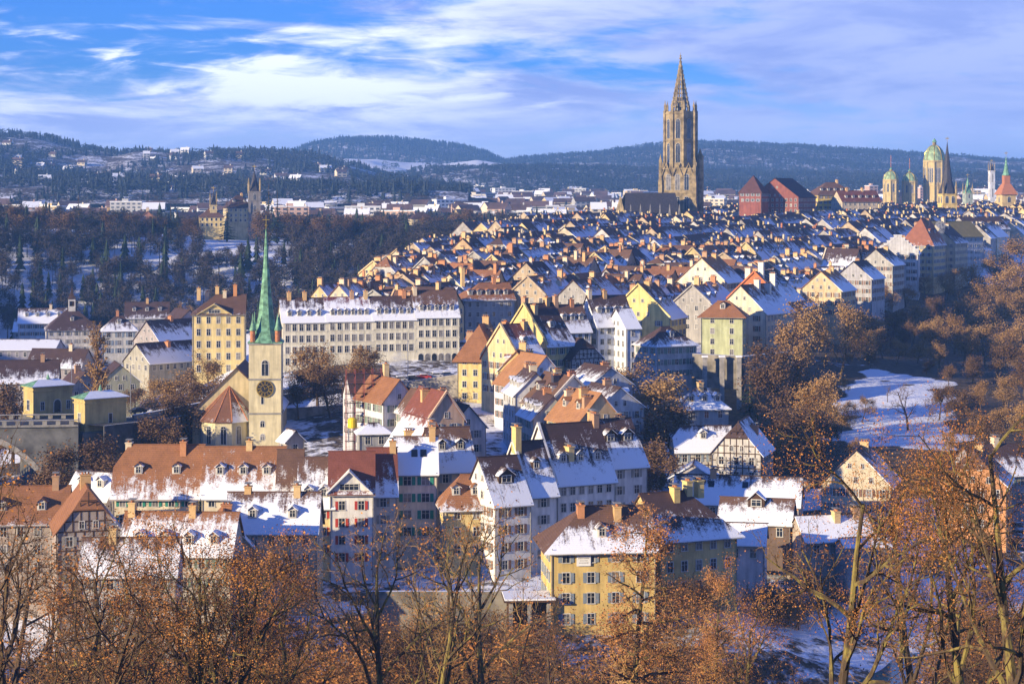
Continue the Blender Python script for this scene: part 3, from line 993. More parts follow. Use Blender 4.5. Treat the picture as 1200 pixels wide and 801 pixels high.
H(640, 452, 478, 26, 13, 15, 'y', 7.0, (.60, .60, .62), RUST, 'house with a plain bright orange roof slope and a wide white end wall', (.02, .95), 'gg', [(-.6, -.5, 1.6), (.3, .4, 1.6)], [('B', 1, .6)], 3, group=MID)
H(628, 462, 462, 12, 10, 13, 'y', 4.8, (.50, .50, .50), DARK, 'dark roofed house with three snowy dormers facing the narrow lane', (.7, .5), 'gg', [(-.2, .1, 1.8)], [('A', 3, .75)], 4, group=MID)
H(672, 474, 452, 26, 13, 14, 'y', 6.2, (.52, .47, .42), BROWN, 'house with a pale grey gable and a dark roof with blue-black chimney', (.25, .75), 'gg', [(-.3, -.3, 2.0, (.05, .05, .07)), (.3, .1, 1.5), (-.7, .1, 1.4, (.5, .2, .1))], [('A', 2, .6), ('B', 1, .6)], 3, group=MID, fw=True)
H(648, 490, 432, 14, 9, 13, 'y', 4.6, (.45, .45, .40), DARK, 'greenish house closing the shaded lane, tin dormers over its eaves', (.6, .5), 'gg', [(0, .1, 1.6)], [('A', 3, .75)], 4, group=MID)
H(704, 495, 420, 26, 11, 14, 'y', 6.0, (.62, .42, .2), RUST, 'jumble of sunlit tan roofs with yellow chimneys behind the three dormer house', (.1, .8), 'gg', [(-.7, -.4, 1.6), (-.2, -.2, 1.8), (.2, .2, 1.6), (.6, -.3, 1.4)], [('A', 2, .6)], 3, group=MID)
H(727, 478, 440, 26, 12, 13, 'y', 4.4, (.48, .48, .48), DARK, 'house with long white snow terraces stepping down towards the dark trees', (.8, 1.0), 'gg', [(.1, .1, 1.3)], [('B', 2, .6)], 3, group=MID)
H(716, 452, 470, 26, 12, 13, 'y', 4.2, (.46, .47, .48), DARK, 'low snowy roofed house just below the half-timbered hill house', (.7, 1.0), 'gg', [(-.2, .2, 1.5)], [('B', 1, .6)], 3, group=MID)
H(688, 420, 515, 30, 9.5, 10, 'y', 4.8, (.40, .37, .34), DARK, 'dark half-timbered house with a deep gable roof on the hilltop edge', (.2, .85), 'kg', [], [], 3, group=MID, timber=1)
H(638, 398, 560, 24, 8, 13, 'x', 6.5, (.55, .55, .56), DARK, 'white house with a dormer pair next to the window band houses', (.55, .1), 'gg', [(-.6, 0, 1.6), (.5, 0, 1.4)], [('A', 2, .6)], 3, group=MID)
H(676, 388, 566, 24, 9, 13, 'x', 7.0, (.58, .59, .62), BROWN, 'first of two white houses with long window bands, under a brown roof', (.62, .1), 'gg', [(-.8, 0, 2.4), (.3, 0, 1.5)], [('A', 3, .6)], 4, group=MID, ncol=(4, 4, 4), fw=True)
H(722, 381, 572, 24, 12, 13, 'x', 8.0, (.62, .64, .68), DARK, 'brightest white house with window bands and two dormer pairs by the pale blue-roofed annex', (.66, .1), 'gg', [(-.9, 0, 2.2), (-.1, 0, 1.6)], [('A', 4, .6)], 4, group=MID, ncol=(5, 4, 4))
H(742, 384, 566, 24, 4.5, 12, 'x', 5.0, (.6, .63, .68), DARK, 'slim white annex with a smooth blue-white roof closing the window band row', (1.0, .6), 'gg', [], [], 4, group=MID)
H(748, 372, 590, -24, 20, 14, 'y', 9.5, (.68, .55, .22), BROWN, 'broad pale yellow gable house, the widest sunlit gable above the white houses', (.02, .7), 'gg', [(-.85, -.2, 2.0), (-.3, .1, 2.2), (.3, 0, 1.6)], [('B', 3, .6)], 4, group=MID, fw=True, ncol=(3, 4, 3))
H(793, 404, 545, 30, 13, 11, 'x', 4.5, (.42, .41, .40), DARK, 'grey hipped house with a snow rim on its eaves beside the green house', (.5, .4, .4), 'hh', [], [('A', 1, .6)], 3, group=MID, ncol=(5, 3, 3))
H(868, 366, 590, -36, 17, 17, 'y', 7.8, (.60, .52, .38), BROWN, 'tall cream house with a big brown roof at the end of the terrace wall', (.05, .75), 'gg', [(-.1, .15, 2.6, (.62, .58, .5)), (.4, .3, 2.4, (.62, .58, .5))], [], 4, group=MID, ncol=(3, 8, 3))
H(846, 369, 574, -12, 12, 9, 'x', 3.6, (.44, .46, .26), TILE, 'square yellow-green house with a low brown hipped roof above the terrace wall', (.05, .2, .2), 'hh', [], [('A', 1, .6)], 4, group=MID, ncol=(2, 2, 2), ov=1.0)
H(884, 352, 610, -28, 18, 18, 'y', 8.5, (.52, .17, .07), DARK, 'house with a bright orange-red gable and tall white chimneys', (.05, .7), 'gg', [(-.8, -.3, 3.4, (.66, .6, .5)), (-.75, .15, 4.2, (.68, .64, .56)), (-.7, .55, 3.8, (.66, .62, .54))], [('B', 2, .6)], 2, group=MID, fw=True)
H(822, 330, 680, -27, 18, 16, 'y', 8.0, (.70, .62, .46), RUST, 'large cream gable house beyond the orange-red gable', (.02, .6), 'gg', [(.2, .1, 2.0), (-.6, 0, 2.2)], [], 2, group=MID)
# right of the lane: valley houses on the park side
VAL = 'houses in the hollow below the park slope'
H(826, 528, 430, 4, 12.5, 10, 'x', 4.6, (.46, .43, .38), DARK, 'half-timbered house under a smooth snow roof with a single gabled dormer', (.92, .4), 'kg', [], [('A', 1, .55)], 3, group=VAL, timber=1)
H(863, 531, 420, -18, 10.5, 13, 'y', 6.2, (.50, .47, .42), DARK, 'taller half-timbered house with a brown barge gable and long snow slope', (.1, .95), 'kg', [(.3, .4, 1.2)], [], 4, group=VAL, timber=1)
H(828, 478, 470, 14, 11, 9, 'x', 4.0, (.38, .37, .36), DARK, 'small shaded villa with three snowy gablets on its roof below the terrace wall', (.85, .7), 'hh', [(0, 0, 1.4)], [('A', 3, .7)], 2, group=VAL)
H(812, 560, 400, -8, 9, 7, 'y', 2.6, (.40, .36, .32), DARK, 'low snowy shed in front of the half-timbered houses', (1.0, 1.0), 'gg', [], [], 1, group=VAL)
sky_hall = H(862, 590, 382, -12, 24, 11, 'x', 4.4, (.34, .30, .27), DARK, 'long low hall under an unbroken white roof with two skylights', (.9, .9), 'gg', [(-.4, 0, 1.0)], [], 1, group=VAL)
H(884, 612, 362, -14, 13, 9, 'x', 3.6, (.16, .11, .08), BROWN, 'dark barn with a snowy roof and a long louvred roof lantern', (.8, .7), 'gg', [], [('A', 1, .4)], 1, group=VAL, dw=3.0, dwall='timber', zb=11.8)
H(872, 637, 345, -10, 7, 8, 'x', 2.8, (.55, .50, .50), DARK, 'little pink-walled shed with a white roof beside the pale yellow house', (1.1, .7), 'gg', [], [], 1, group=VAL)
H(1003, 568, 404, -18, 14, 13, 'y', 7.0, (.56, .47, .32), DARK, 'cream gabled house at the foot of the snowy meadow', (.1, .75), 'gg', [(.1, .1, 1.6)], [], 2, group=VAL)
H(948, 596, 415, 20, 13, 10, 'x', 3.2, (.45, .33, .24), DARK, 'long low snowy annex joined to the cream gabled house', (1.1, .7), 'gg', [(.3, 0, 1.2)], [], 2, group=VAL)
H(985, 632, 356, 14, 13, 9, 'x', 3.6, (.40, .33, .26), DARK, 'snow-roofed cottage with two ochre chimneys behind the big oak', (1.05, .8), 'gg', [(.1, -.2, 1.6), (.7, -.1, 1.6)], [], 1, group=VAL)
H(1017, 640, 350, 10, 8, 5, 'x', 1.0, (.30, .29, .28), DARK, 'flat garden shed with a white deck roof beside the two chimney cottage', (1.1, 1.0), 'gg', [], [], 1, group=VAL)
H(1140, 568, 395, -18, 13, 14, 'y', 6.2, (.55, .27, .12), BROWN, 'orange-brick gabled house among the oaks at the picture edge', (.05, .5), 'kg', [(-.2, .1, 1.6)], [], 3, group=VAL)
H(1178, 556, 420, 16, 12, 13, 'x', 5.4, (.30, .27, .27), DARK, 'dark house with striped snow roof beside the orange-brick gabled house', (.6, .2), 'gg', [(.2, 0, 1.4)], [], 2, group=VAL)

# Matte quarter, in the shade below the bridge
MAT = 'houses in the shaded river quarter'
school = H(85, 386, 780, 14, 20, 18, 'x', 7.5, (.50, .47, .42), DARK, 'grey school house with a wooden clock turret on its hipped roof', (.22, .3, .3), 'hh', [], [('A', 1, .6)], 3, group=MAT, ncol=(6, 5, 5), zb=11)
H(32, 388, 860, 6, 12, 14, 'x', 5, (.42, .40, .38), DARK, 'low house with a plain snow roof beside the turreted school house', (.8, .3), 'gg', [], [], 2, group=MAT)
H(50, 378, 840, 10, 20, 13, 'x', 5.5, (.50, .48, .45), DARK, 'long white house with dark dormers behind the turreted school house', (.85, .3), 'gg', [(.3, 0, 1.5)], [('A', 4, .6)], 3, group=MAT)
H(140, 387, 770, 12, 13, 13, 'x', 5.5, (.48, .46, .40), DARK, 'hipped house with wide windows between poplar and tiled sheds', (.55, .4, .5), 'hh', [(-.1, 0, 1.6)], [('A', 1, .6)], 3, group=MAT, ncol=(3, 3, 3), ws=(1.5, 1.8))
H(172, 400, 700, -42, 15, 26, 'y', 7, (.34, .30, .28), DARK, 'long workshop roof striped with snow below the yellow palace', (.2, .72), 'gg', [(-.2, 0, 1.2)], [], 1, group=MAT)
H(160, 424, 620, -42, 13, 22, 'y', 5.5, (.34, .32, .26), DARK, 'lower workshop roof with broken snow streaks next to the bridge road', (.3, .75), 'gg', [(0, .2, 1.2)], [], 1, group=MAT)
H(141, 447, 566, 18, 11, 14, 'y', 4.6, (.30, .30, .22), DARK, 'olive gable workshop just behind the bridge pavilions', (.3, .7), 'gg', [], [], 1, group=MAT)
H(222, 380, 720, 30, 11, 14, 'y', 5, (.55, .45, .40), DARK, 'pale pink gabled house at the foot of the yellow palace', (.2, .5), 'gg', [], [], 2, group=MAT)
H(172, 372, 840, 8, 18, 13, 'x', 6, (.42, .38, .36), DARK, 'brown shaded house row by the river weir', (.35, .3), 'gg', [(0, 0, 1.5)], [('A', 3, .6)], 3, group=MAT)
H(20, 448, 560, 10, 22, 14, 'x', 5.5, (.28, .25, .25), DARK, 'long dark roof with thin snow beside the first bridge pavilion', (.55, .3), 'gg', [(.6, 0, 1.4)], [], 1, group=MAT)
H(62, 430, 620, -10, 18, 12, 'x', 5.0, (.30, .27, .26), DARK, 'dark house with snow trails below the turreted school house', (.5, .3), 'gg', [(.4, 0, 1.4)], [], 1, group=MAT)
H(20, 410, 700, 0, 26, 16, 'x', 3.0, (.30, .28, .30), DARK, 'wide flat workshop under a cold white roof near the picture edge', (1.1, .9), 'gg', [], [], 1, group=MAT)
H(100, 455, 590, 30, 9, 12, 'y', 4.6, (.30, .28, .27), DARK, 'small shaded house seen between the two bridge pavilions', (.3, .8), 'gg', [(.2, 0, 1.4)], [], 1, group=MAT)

# yellow palace and the long sandstone terrace
H(256, 368, 600, 6, 15.5, 18, 'x', 5.2, (.62, .49, .22), BROWN, 'tall sunlit yellow palace with a classical front gable', (.2, .3, .1), 'hg', [(-.8, -.1, 2.6), (-.5, .2, 2.2), (-.1, .1, 3.0), (.2, -.1, 2.0), (.6, 0, 3.2, (.55, .25, .1)), (.85, .2, 2.4)], [], 5, group='terrace above the church', ncol=(5, 4, 4), cross=(-1.2, 9.5, 2.8), zb=22, ws=(1.1, 1.9), step=3.6)
TER = 'terrace above the church'
_tx, _ty = PX(331, 584), 584.0
_c, _s = math.cos(math.radians(12)), math.sin(math.radians(12))
_u = 0.0
for w_, ez, rise_, lab_, sn_, ch_, dn_, arc_, rc_ in [
        (13.0, 38.6, 6.3, 'sandstone house at the church spire end of the long terrace', .8, [(-.6, 0, 2.2), (.1, 0, 1.8)], 4, False, DARK),
        (13.6, 38.75, 6.3, 'sandstone house with a line of red dormers and a white roof sheet', .9, [(.2, 0, 1.8), (.8, 0, 2.2)], 6, False, (.16, .05, .05)),
        (12.6, 38.95, 6.2, 'pale sandstone house with small square dormers near the arcade end', .7, [(.6, 0, 2.0)], 5, True, DARK),
        (13.0, 39.6, 7.2, 'end house of the sandstone terrace, its street arcade of tall dark arches', .62, [(-.9, -.1, 2.2)], 5, True, BROWN)]:
    m_ = _u + w_ / 2
    H(_tx + _c * m_, ez, _ty + _s * m_, 12, w_ - .02, 14, 'x', rise_, (.66, .62, .48), rc_, lab_, (sn_, .3), 'gg', ch_, [('A', dn_, .8)], 4, group=TER, ncol=(6, 4, 4), ws=(1.1, 1.9), step=3.3, arcade=arc_, band=True, wx=True, ov=.5, dw=1.3)
    _u += w_
H(574, 351, 655, 16, 17, 15, 'x', 5.0, (.33, .33, .32), TILE, 'grey hipped corner house with a brown roof and a row of dormers', (.35, .3, .25), 'hg', [(-.85, 0, 5.0, (.66, .46, .2)), (.4, 0, 1.8)], [('A', 5, .75)], 4, group=TER, ncol=(6, 5, 5), step=3.2, arcade=True)


def skylights(root, us, v):
    he, rise, w, d = HINFO[root.name]
    k = rise / (d / 2)
    for u in us:
        mb = MB()
        T = Matrix.Translation((u, d / 2 * (1 - v), he + rise * (1 - v) + .28)) @ Matrix.Rotation(math.atan(k), 4, 'X')
        mb.box(-.55, .55, -.75, .75, -.15, .06, 0, T)
        mb.box(-.45, .45, -.65, .65, .05, .09, 1, T)
        mb.build('skylight', ['black', 'glass'], root)


skylights(sky_house, (-.3, 1.3), .5)
skylights(sky_hall, (-5, 1.5), .35)
for u, z in ((-4.5, 1.6), (.5, 1.2), (4.0, 1.8)):
    mb = MB()
    mb.box(u - .9, u + .9, -.16, -.05, z, z + 1.5)
    mb.box(u - 1.0, u + 1.0, -.2, -.05, z + 1.5, z + 1.62)
    mb.build('panel', ['paint'], panel_house, color=(.12, .30, .42))
# ------------------------------------------------------------------ Nydegg church
def church():
    D = 470
    x = PX(310.5, D)
    zb = 15.5
    top = PZ(402, D) - zb
    root = thing('church', 'yellow church with a slim green copper spire and a black clock with gold numerals', 'church', (x, D, zb), math.radians(3))
    cw = (.57, .50, .31)
    a = 3.75
    mb = MB()
    mb.box(-a, a, 0, 2 * a, -5, top)
    mb.box(-a - .3, a + .3, -.3, 2 * a + .3, -5, 1.6)
    mb.build('tower', ['wall'], root, color=cw)
    for z in (8.6, 16.6, top - .35):
        mb = MB()
        mb.box(-a - .22, a + .22, -.22, 2 * a + .22, z, z + .35)
        mb.build('string_course', ['stone_dark'], root)
    for z, w, h, st in ((17.6, 1.5, 3.6, 'arch'), (11.0, .55, 1.8, 'lite'), (5.6, .9, 1.5, 'arch'), (2.6, .9, 1.4, 'arch')):
        add_window(root, -.6 if z < 12 else 0, 0, z, 0, w, h, st)
    for z in (17.6, 10.5):
        add_window(root, a, a, z, math.pi / 2, 1.3 if z > 15 else .5, 3.2 if z > 15 else 1.6, 'arch' if z > 15 else 'lite')
    # clock
    ck = MB()
    zc = 14.6
    n = 28
    ck.poly([(1.95 * math.cos(t), -.32, zc + 1.95 * math.sin(t)) for t in [2 * math.pi * k / n for k in range(n)]], 0)
    for k in range(n):
        t, u = 2 * math.pi * k / n, 2 * math.pi * (k + 1) / n
        for r0, r1, y, m in ((1.95, 1.95, 0, 1), (1.80, 2.0, -.33, 1), (.88, 1.0, -.33, 1)):
            if y == 0:
                ck.poly([(r0 * math.cos(t), -.32, zc + r0 * math.sin(t)), (r0 * math.cos(u), -.32, zc + r0 * math.sin(u)), (r0 * math.cos(u), .0, zc + r0 * math.sin(u)), (r0 * math.cos(t), 0, zc + r0 * math.sin(t))], 0)
            else:
                ck.poly([(r0 * math.cos(t), y, zc + r0 * math.sin(t)), (r1 * math.cos(t), y, zc + r1 * math.sin(t)), (r1 * math.cos(u), y, zc + r1 * math.sin(u)), (r0 * math.cos(u), y, zc + r0 * math.sin(u))], m)
    fc = ck.build('clock_face', ['black', 'gold'], root)
    nm = MB()
    strokes = {1: 'I', 2: 'II', 3: 'III', 4: 'IIII', 5: 'V', 6: 'VI', 7: 'VII', 8: 'VIII', 9: 'IX', 10: 'X', 11: 'XI', 12: 'XII'}
    for h, txt in strokes.items():
        ang = math.pi / 2 - h * math.pi / 6
        T = Matrix.Translation((1.4 * math.cos(ang), -.34, zc + 1.4 * math.sin(ang))) @ Matrix.Rotation(-(ang - math.pi / 2), 4, 'Y')
        wd = {'I': .09, 'V': .2, 'X': .2}
        tot = sum(wd[c_] for c_ in txt)
        u = -tot / 2
        for c_ in txt:
            m = u + wd[c_] / 2
            if c_ == 'I':
                nm.box(m - .028, m + .028, -.02, .02, -.3, .3, 0, T)
            else:
                for sg in (-1, 1):
                    off, an = (sg * .045, sg * .19) if c_ == 'V' else (0, sg * .36)
                    nm.box(-.028, .028, -.02, .02, -.3, .3, 0, T @ Matrix.Translation((m + off, 0, 0)) @ Matrix.Rotation(an, 4, 'Y'))
            u += wd[c_]
    nm.build('numeral', ['gold'], fc)
    hd = MB()
    for ang, ln in ((math.radians(60), 1.5), (math.radians(-25), 1.0)):
        T = Matrix.Translation((0, -.38, zc)) @ Matrix.Rotation(ang, 4, 'Y')
        hd.box(-.05, .05, -.02, .02, -.2, ln, 0, T)
    hd.build('clock_hand', ['gold'], fc)
    # spire
    mb = MB()
    sq = [(-a - .3, -.3), (a + .3, -.3), (a + .3, 2 * a + .3), (-a - .3, 2 * a + .3)]
    cx, cy = 0, a
    st = PZ(268, D) - zb
    oc = lambda r: [(cx + r * math.cos(math.pi / 8 + math.pi / 4 * k), cy + r * math.sin(math.pi / 8 + math.pi / 4 * k)) for k in range(8)]
    prof = [(4.6, top), (3.4, top + 1.3), (2.55, top + 3.4), (1.9, top + 6.5), (1.25, top + 12), (.7, top + 18), (.15, st - .2), (.05, st)]
    mb.prism(sq, top, top + .25, 0)
    mb.lathe(prof, 8, cx, cy, 0, math.pi / 8)
    sp = mb.build('spire', ['copper'], root)
    for sx in (-1, 1):
        for sy in (-1, 1):
            t = MB()
            px_, py_ = sx * 2.9, a + sy * 2.9
            t.prism(t.ring(8, .62, px_, py_), top + .2, top + 3.0, 1)
            t.lathe([(.85, top + 2.9), (.5, top + 4.0), (.2, top + 5.6), (.04, top + 7.0)], 8, px_, py_, 0)
            t.build('corner_turret', ['copper', 'brick'], root)
    f = MB()
    f.prism(f.ring(6, .07, cx, cy), st - .3, st + 3.2, 0)
    f.lathe([(.05, st + .4), (.36, st + .75), (.05, st + 1.1)], 8, cx, cy, 0)
    f.box(cx - .8, cx + .8, cy - .05, cy + .05, st + 2.0, st + 2.15, 0)
    f.build('weather_vane', ['gold'], root)
    # nave
    hx = PX(283, 483) - x
    nv = MB()
    e = PZ(478, 483) - zb
    w2, dn, rise = 10.4, 24, 10.0
    y0 = 8
    xl, xr = hx - w2, hx + w2
    nv.poly([(xl, y0, -5), (xr, y0, -5), (xr, y0, e), (hx, y0, e + rise), (xl, y0, e)])
    nv.poly([(xl, y0, -5), (xl, y0 + dn, -5), (xl, y0 + dn, e), (xl, y0, e)])
    nv.poly([(xr, y0, -5), (xr, y0 + dn, -5), (xr, y0 + dn, e), (xr, y0, e)])
    nv.poly([(xl, y0 + dn, -5), (xr, y0 + dn, -5), (xr, y0 + dn, e), (hx, y0 + dn, e + rise), (xl, y0 + dn, e)])
    nv.build('nave', ['wall'], root, color=(.48, .40, .24))
    rf = MB()
    sl = math.hypot(w2, rise)
    for s in (-1, 1):
        k = rise / w2
        p = [(hx + s * (w2 + .6), y0 - .5, e - .6 * k + .25), (hx + s * (w2 + .6), y0 + dn + .5, e - .6 * k + .25), (hx, y0 + dn + .5, e + rise + .25), (hx, y0 - .5, e + rise + .25)]
        sn = .1 if s < 0 else .55
        rf.slab(p, .25, 0, [(0, 0), (dn, 0), (dn, sl), (0, sl)], [(sn, 0), (sn, 0), (sn, 1), (sn, 1)])
    rf.build('nave_roof', ['roof'], root, color=BROWN)
    # chancel
    ax, ay, ar = PX(267, 478) - x, y0 - .2, 6.2
    h8 = PZ(489, 478) - zb
    angs = [math.pi + math.pi * k / 5 for k in range(6)]
    pl = [(ax + ar * math.cos(t), ay + ar * math.sin(t)) for t in angs]
    ch_ = MB()
    ch_.prism(pl, -5, h8)
    ch_.build('chancel', ['wall'], root, color=cw)
    cr = MB()
    pr = [(ax + (ar + .6) * math.cos(t), ay + (ar + .6) * math.sin(t)) for t in angs]
    apex = (ax + .8, ay + .3, h8 + 7.6)
    for k in range(5):
        p, q = pr[k], pr[k + 1]
        sn = .15 if k < 3 else .55
        cr.slab([(p[0], p[1], h8 - .3), (q[0], q[1], h8 - .3), apex], .2, 0, [(0, 0), (3.5, 0), (1.7, 9)], [(sn, 0), (sn, 0), (sn, 1)])
    cr.build('chancel_roof', ['roof'], root, color=(.17, .08, .048))
    rb = MB()
    for k in range(6):
        rb.tube([Vector((pr[k][0], pr[k][1], h8 - .2)), Vector(apex)], [.14, .10], 5)
    rb.build('roof_rib', ['brick'], root)
    for k in range(5):
        t = (angs[k] + angs[k + 1]) / 2
        r = ar * math.cos(math.pi / 10)
        add_window(root, ax + r * math.cos(t), ay + r * math.sin(t), h8 - 5.6, t + math.pi / 2, 1.2, 4.2, 'arch')
    HOUSES.append((x, D + 12, 16))


church()


# ------------------------------------------------------------------ bridge and its toll pavilions
def bridge():
    root = thing('stone_bridge', 'grey stone road bridge with a tall round arch over the river gorge', 'bridge', (-160, 449, 0), math.radians(7))
    mb = MB()
    x0, x1 = -75, 62
    cx, r, zs = 34, 24.0, -2.5
    zt = 23.2
    xs = sorted(set([x0, x1] + [cx - r + 2 * r * k / 32 for k in range(33)]))
    for a, b in zip(xs[:-1], xs[1:]):
        f = lambda q: (zs + math.sqrt(max(0, r * r - (q - cx) ** 2))) if abs(q - cx) < r else -6
        za, zb_ = f(a if abs(a - cx) < r or a < cx else a), f(b)
        if b <= cx - r + 1e-6 or a >= cx + r - 1e-6:
            za = zb_ = -6
        for y in (0, 12):
            mb.poly([(a, y, za), (b, y, zb_), (b, y, zt), (a, y, zt)])
        mb.poly([(a, 0, za), (b, 0, zb_), (b, 12, zb_), (a, 12, za)])
    mb.poly([(x1, 0, -6), (x1, 12, -6), (x1, 12, zt), (x1, 0, zt)])
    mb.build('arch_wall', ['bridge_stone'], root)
    mb = MB()
    for k in range(33):
        t, u = math.pi * k / 33, math.pi * (k + 1) / 33
        for ra in ((r, r + 1.3),):
            mb.poly([(cx + ra[0] * math.cos(t), -.12, zs + ra[0] * math.sin(t)), (cx + ra[1] * math.cos(t), -.12, zs + ra[1] * math.sin(t)), (cx + ra[1] * math.cos(u), -.12, zs + ra[1] * math.sin(u)), (cx + ra[0] * math.cos(u), -.12, zs + ra[0] * math.sin(u))])
    mb.build('arch_ring', ['concrete'], root)
    mb = MB()
    mb.box(x0, x1, .2, 11.8, zt - .3, zt + .15)
    mb.build('deck', ['asphalt'], root)
    for y in (-.5, 11.9):
        mb = MB()
        mb.box(x0, x1, y, y + .6, zt - .4, zt + .1)
        mb.box(x0, x1, y + .1, y + .5, zt + 1.0, zt + 1.2, 0, None, 1)
        n = 46
        for k in range(n):
            xx = x0 + (x1 - x0) * (k + .5) / n
            mb.box(xx - .5, xx + .5, y + .2, y + .4, zt + .1, zt + 1.0)
        mb.build('parapet', ['stone_dark', 'snow'], root)


bridge()


def pavilion(px, py, D, label, door):
    x, zt = PX(px, D), PZ(py, D)
    root = thing('toll_pavilion', label, 'pavilion', (x, D, zt - 7.4), math.radians(40), 'toll pavilions at the bridge end')
    w, d, h = 10.6, 5.2, 7.4
    mb = MB()
    mb.box(-w / 2, w / 2, 0, d, 0, h)
    mb.box(-w / 2 - .2, w / 2 + .2, -.2, d + .2, 0, .8)
    mb.box(-w / 2 - .25, w / 2 + .25, -.25, d + .25, h - 1.2, h - .9)
    mb.box(-w / 2 - .4, w / 2 + .4, -.4, d + .4, h - .3, h + .1)
    mb.build('wall', ['wall'], root, color=(.46, .36, .15))  # grey sandstone, with the yellow of sunlight put into its colour
    mb = MB()
    mb.box(-w / 2 - .6, w / 2 + .6, -.6, d + .6, -16, -.02)
    mb.box(-w / 2 - .9, w / 2 + .9, -.9, d + .9, -1.2, -.3)
    mb.build('pier', ['bridge_stone'], root)
    mb = MB()
    k = d / 2 + .6
    A = [(-w / 2 - .6, -.6), (w / 2 + .6, -.6), (w / 2 + .6, d + .6), (-w / 2 - .6, d + .6)]
    r0, r1 = (-w / 2 - .6 + k, d / 2, h + 1.5), (w / 2 + .6 - k, d / 2, h + 1.5)
    z = h + .12
    mb.slab([(*A[0], z), (*A[1], z), r1, r0], .15, 0)
    mb.slab([(*A[1], z), (*A[2], z), r1], .15, 1)
    mb.slab([(*A[2], z), (*A[3], z), r0, r1], .15, 0)
    mb.slab([(*A[3], z), (*A[0], z), r0], .15, 1)
    mb.lathe([(.1, h + 1.4), (.5, h + 1.6), (.35, h + 2.1), (.05, h + 2.9)], 8, 0, d / 2, 1)
    mb.build('roof', ['snow', 'copper'], root)
    add_window(root, -w / 2, d / 2, 1.6, -math.pi / 2, 1.3, 2.4, 'cross')
    if door:
        add_window(root, 1.2, 0, .2, 0, 1.8, 3.8, 'arcade')
        add_window(root, -2.8, 0, 1.6, 0, .9, 2.0, 'cross')
        add_window(root, 4.2, 0, 1.6, 0, .9, 2.0, 'cross')
    else:
        add_window(root, 1.2, 0, 1.4, 0, .8, 2.4, 'lite')


pavilion(62, 452, 498, 'sun-yellow sandstone toll pavilion with a dark arched door, farther from the church', True)
pavilion(124, 466, 462, 'sun-yellow sandstone toll pavilion on a tall stone pier, nearer to the church', False)


def wall_strip(name, label, pts, h, t, mats=('stone_dark', 'snow'), cat='wall', drop=5, group=None):
    """free-standing wall along world points (x, y, top z)"""
    x0, y0, z0 = pts[0]
    mb = MB()
    for (ax, ay, az), (bx, by, bz) in zip(pts[:-1], pts[1:]):
        dx, dy = bx - ax, by - ay
        l = math.hypot(dx, dy)
        nx, ny = -dy / l * t / 2, dx / l * t / 2
        q = [(ax - nx - x0, ay - ny - y0), (bx - nx - x0, by - ny - y0), (bx + nx - x0, by + ny - y0), (ax + nx - x0, ay + ny - y0)]
        zt = [az, bz, bz, az]
        mb.poly([(p[0], p[1], z) for p, z in zip(q, zt)], 1)
        for a in range(4):
            b = (a + 1) % 4
            mb.poly([(q[a][0], q[a][1], zt[a] - h - drop), (q[b][0], q[b][1], zt[b] - h - drop), (q[b][0], q[b][1], zt[b]), (q[a][0], q[a][1], zt[a])], 0)
    o = mb.build(name, list(mats), loc=(x0, y0, 0))
    return tag(o, label, cat, group)


def wp(*l):
    return [(PX(px, D), D, PZ(py, D)) for px, py, D in l]


wall_strip('terrace_wall', 'tall retaining wall with pillars below the square yellow-green house', wp((812, 414, 545), (870, 417, 540), (925, 412, 562)), 4, 1.2, ('wall_stone', 'snow'))
for i, px in enumerate((826, 846, 866)):
    D = 539
    mb = MB()
    mb.box(-.6, .6, -.5, .5, -14, 0)
    mb.box(-.8, .8, -.7, .7, -.1, .35, 1)
    tag(mb.build('wall_pillar', ['concrete', 'snow'], loc=(PX(px, D), D, PZ(418, D))), ['stone pillar against the terrace wall, nearest the grey hipped house', 'stone pillar against the terrace wall, the middle one', 'stone pillar against the terrace wall, nearest the dark fir'][i], 'pillar', 'pillars of the terrace wall')
wall_strip('embankment_wall', 'long pale river wall between the bare trees and the ochre yellow house', wp((430, 692, 318), (520, 692, 318), (600, 692, 318), (640, 694, 316)), 5, .8, ('wall_stone', 'snow'))
wall_strip('quay_wall', 'low snowy quay wall along the river bank', wp((790, 776, 318), (880, 757, 322), (960, 748, 332), (1030, 735, 343), (1090, 716, 362)), 3, .8)
wall_strip('park_wall', 'grey park wall beside the church tower with snow on its coping', wp((335, 478, 505), (400, 474, 510), (430, 470, 515)), 4, .6)
wall_strip('street_wall', 'retaining wall with a snowy rim between arcade street and tiled roofs', wp((430, 447, 535), (480, 446, 532), (540, 438, 530)), 6, .8, ('concrete', 'snow'))
wall_strip('bridge_road_wall', 'dark stone wall carrying the bridge road towards the church', wp((156, 486, 470), (200, 478, 480), (240, 470, 492)), 12, .8)

mb = MB()
rd = [(-96, 458), (-84, 474), (-74, 500), (-62, 535), (-40, 552), (0, 556), (20, 566)]
for (ax, ay), (bx, by) in zip(rd[:-1], rd[1:]):
    l = math.hypot(bx - ax, by - ay)
    nx, ny = -(by - ay) / l * 4.5, (bx - ax) / l * 4.5
    za, zb_ = max(23.0, G(ax, ay) + .4), max(23.0, G(bx, by) + .4)
    mb.poly([(ax - nx, ay - ny, za), (bx - nx, by - ny, zb_), (bx + nx, by + ny, zb_), (ax + nx, ay + ny, za)])
    for s in (-1, 1):
        mb.box(0, l, s * 4.5 - .15, s * 4.5 + .15, -6, .12, 0, Matrix.Translation((ax, ay, za)) @ Matrix.Rotation(math.atan2(by - ay, bx - ax), 4, 'Z'), 1)
kind(mb.build('road', ['asphalt', 'snow']), 'structure')


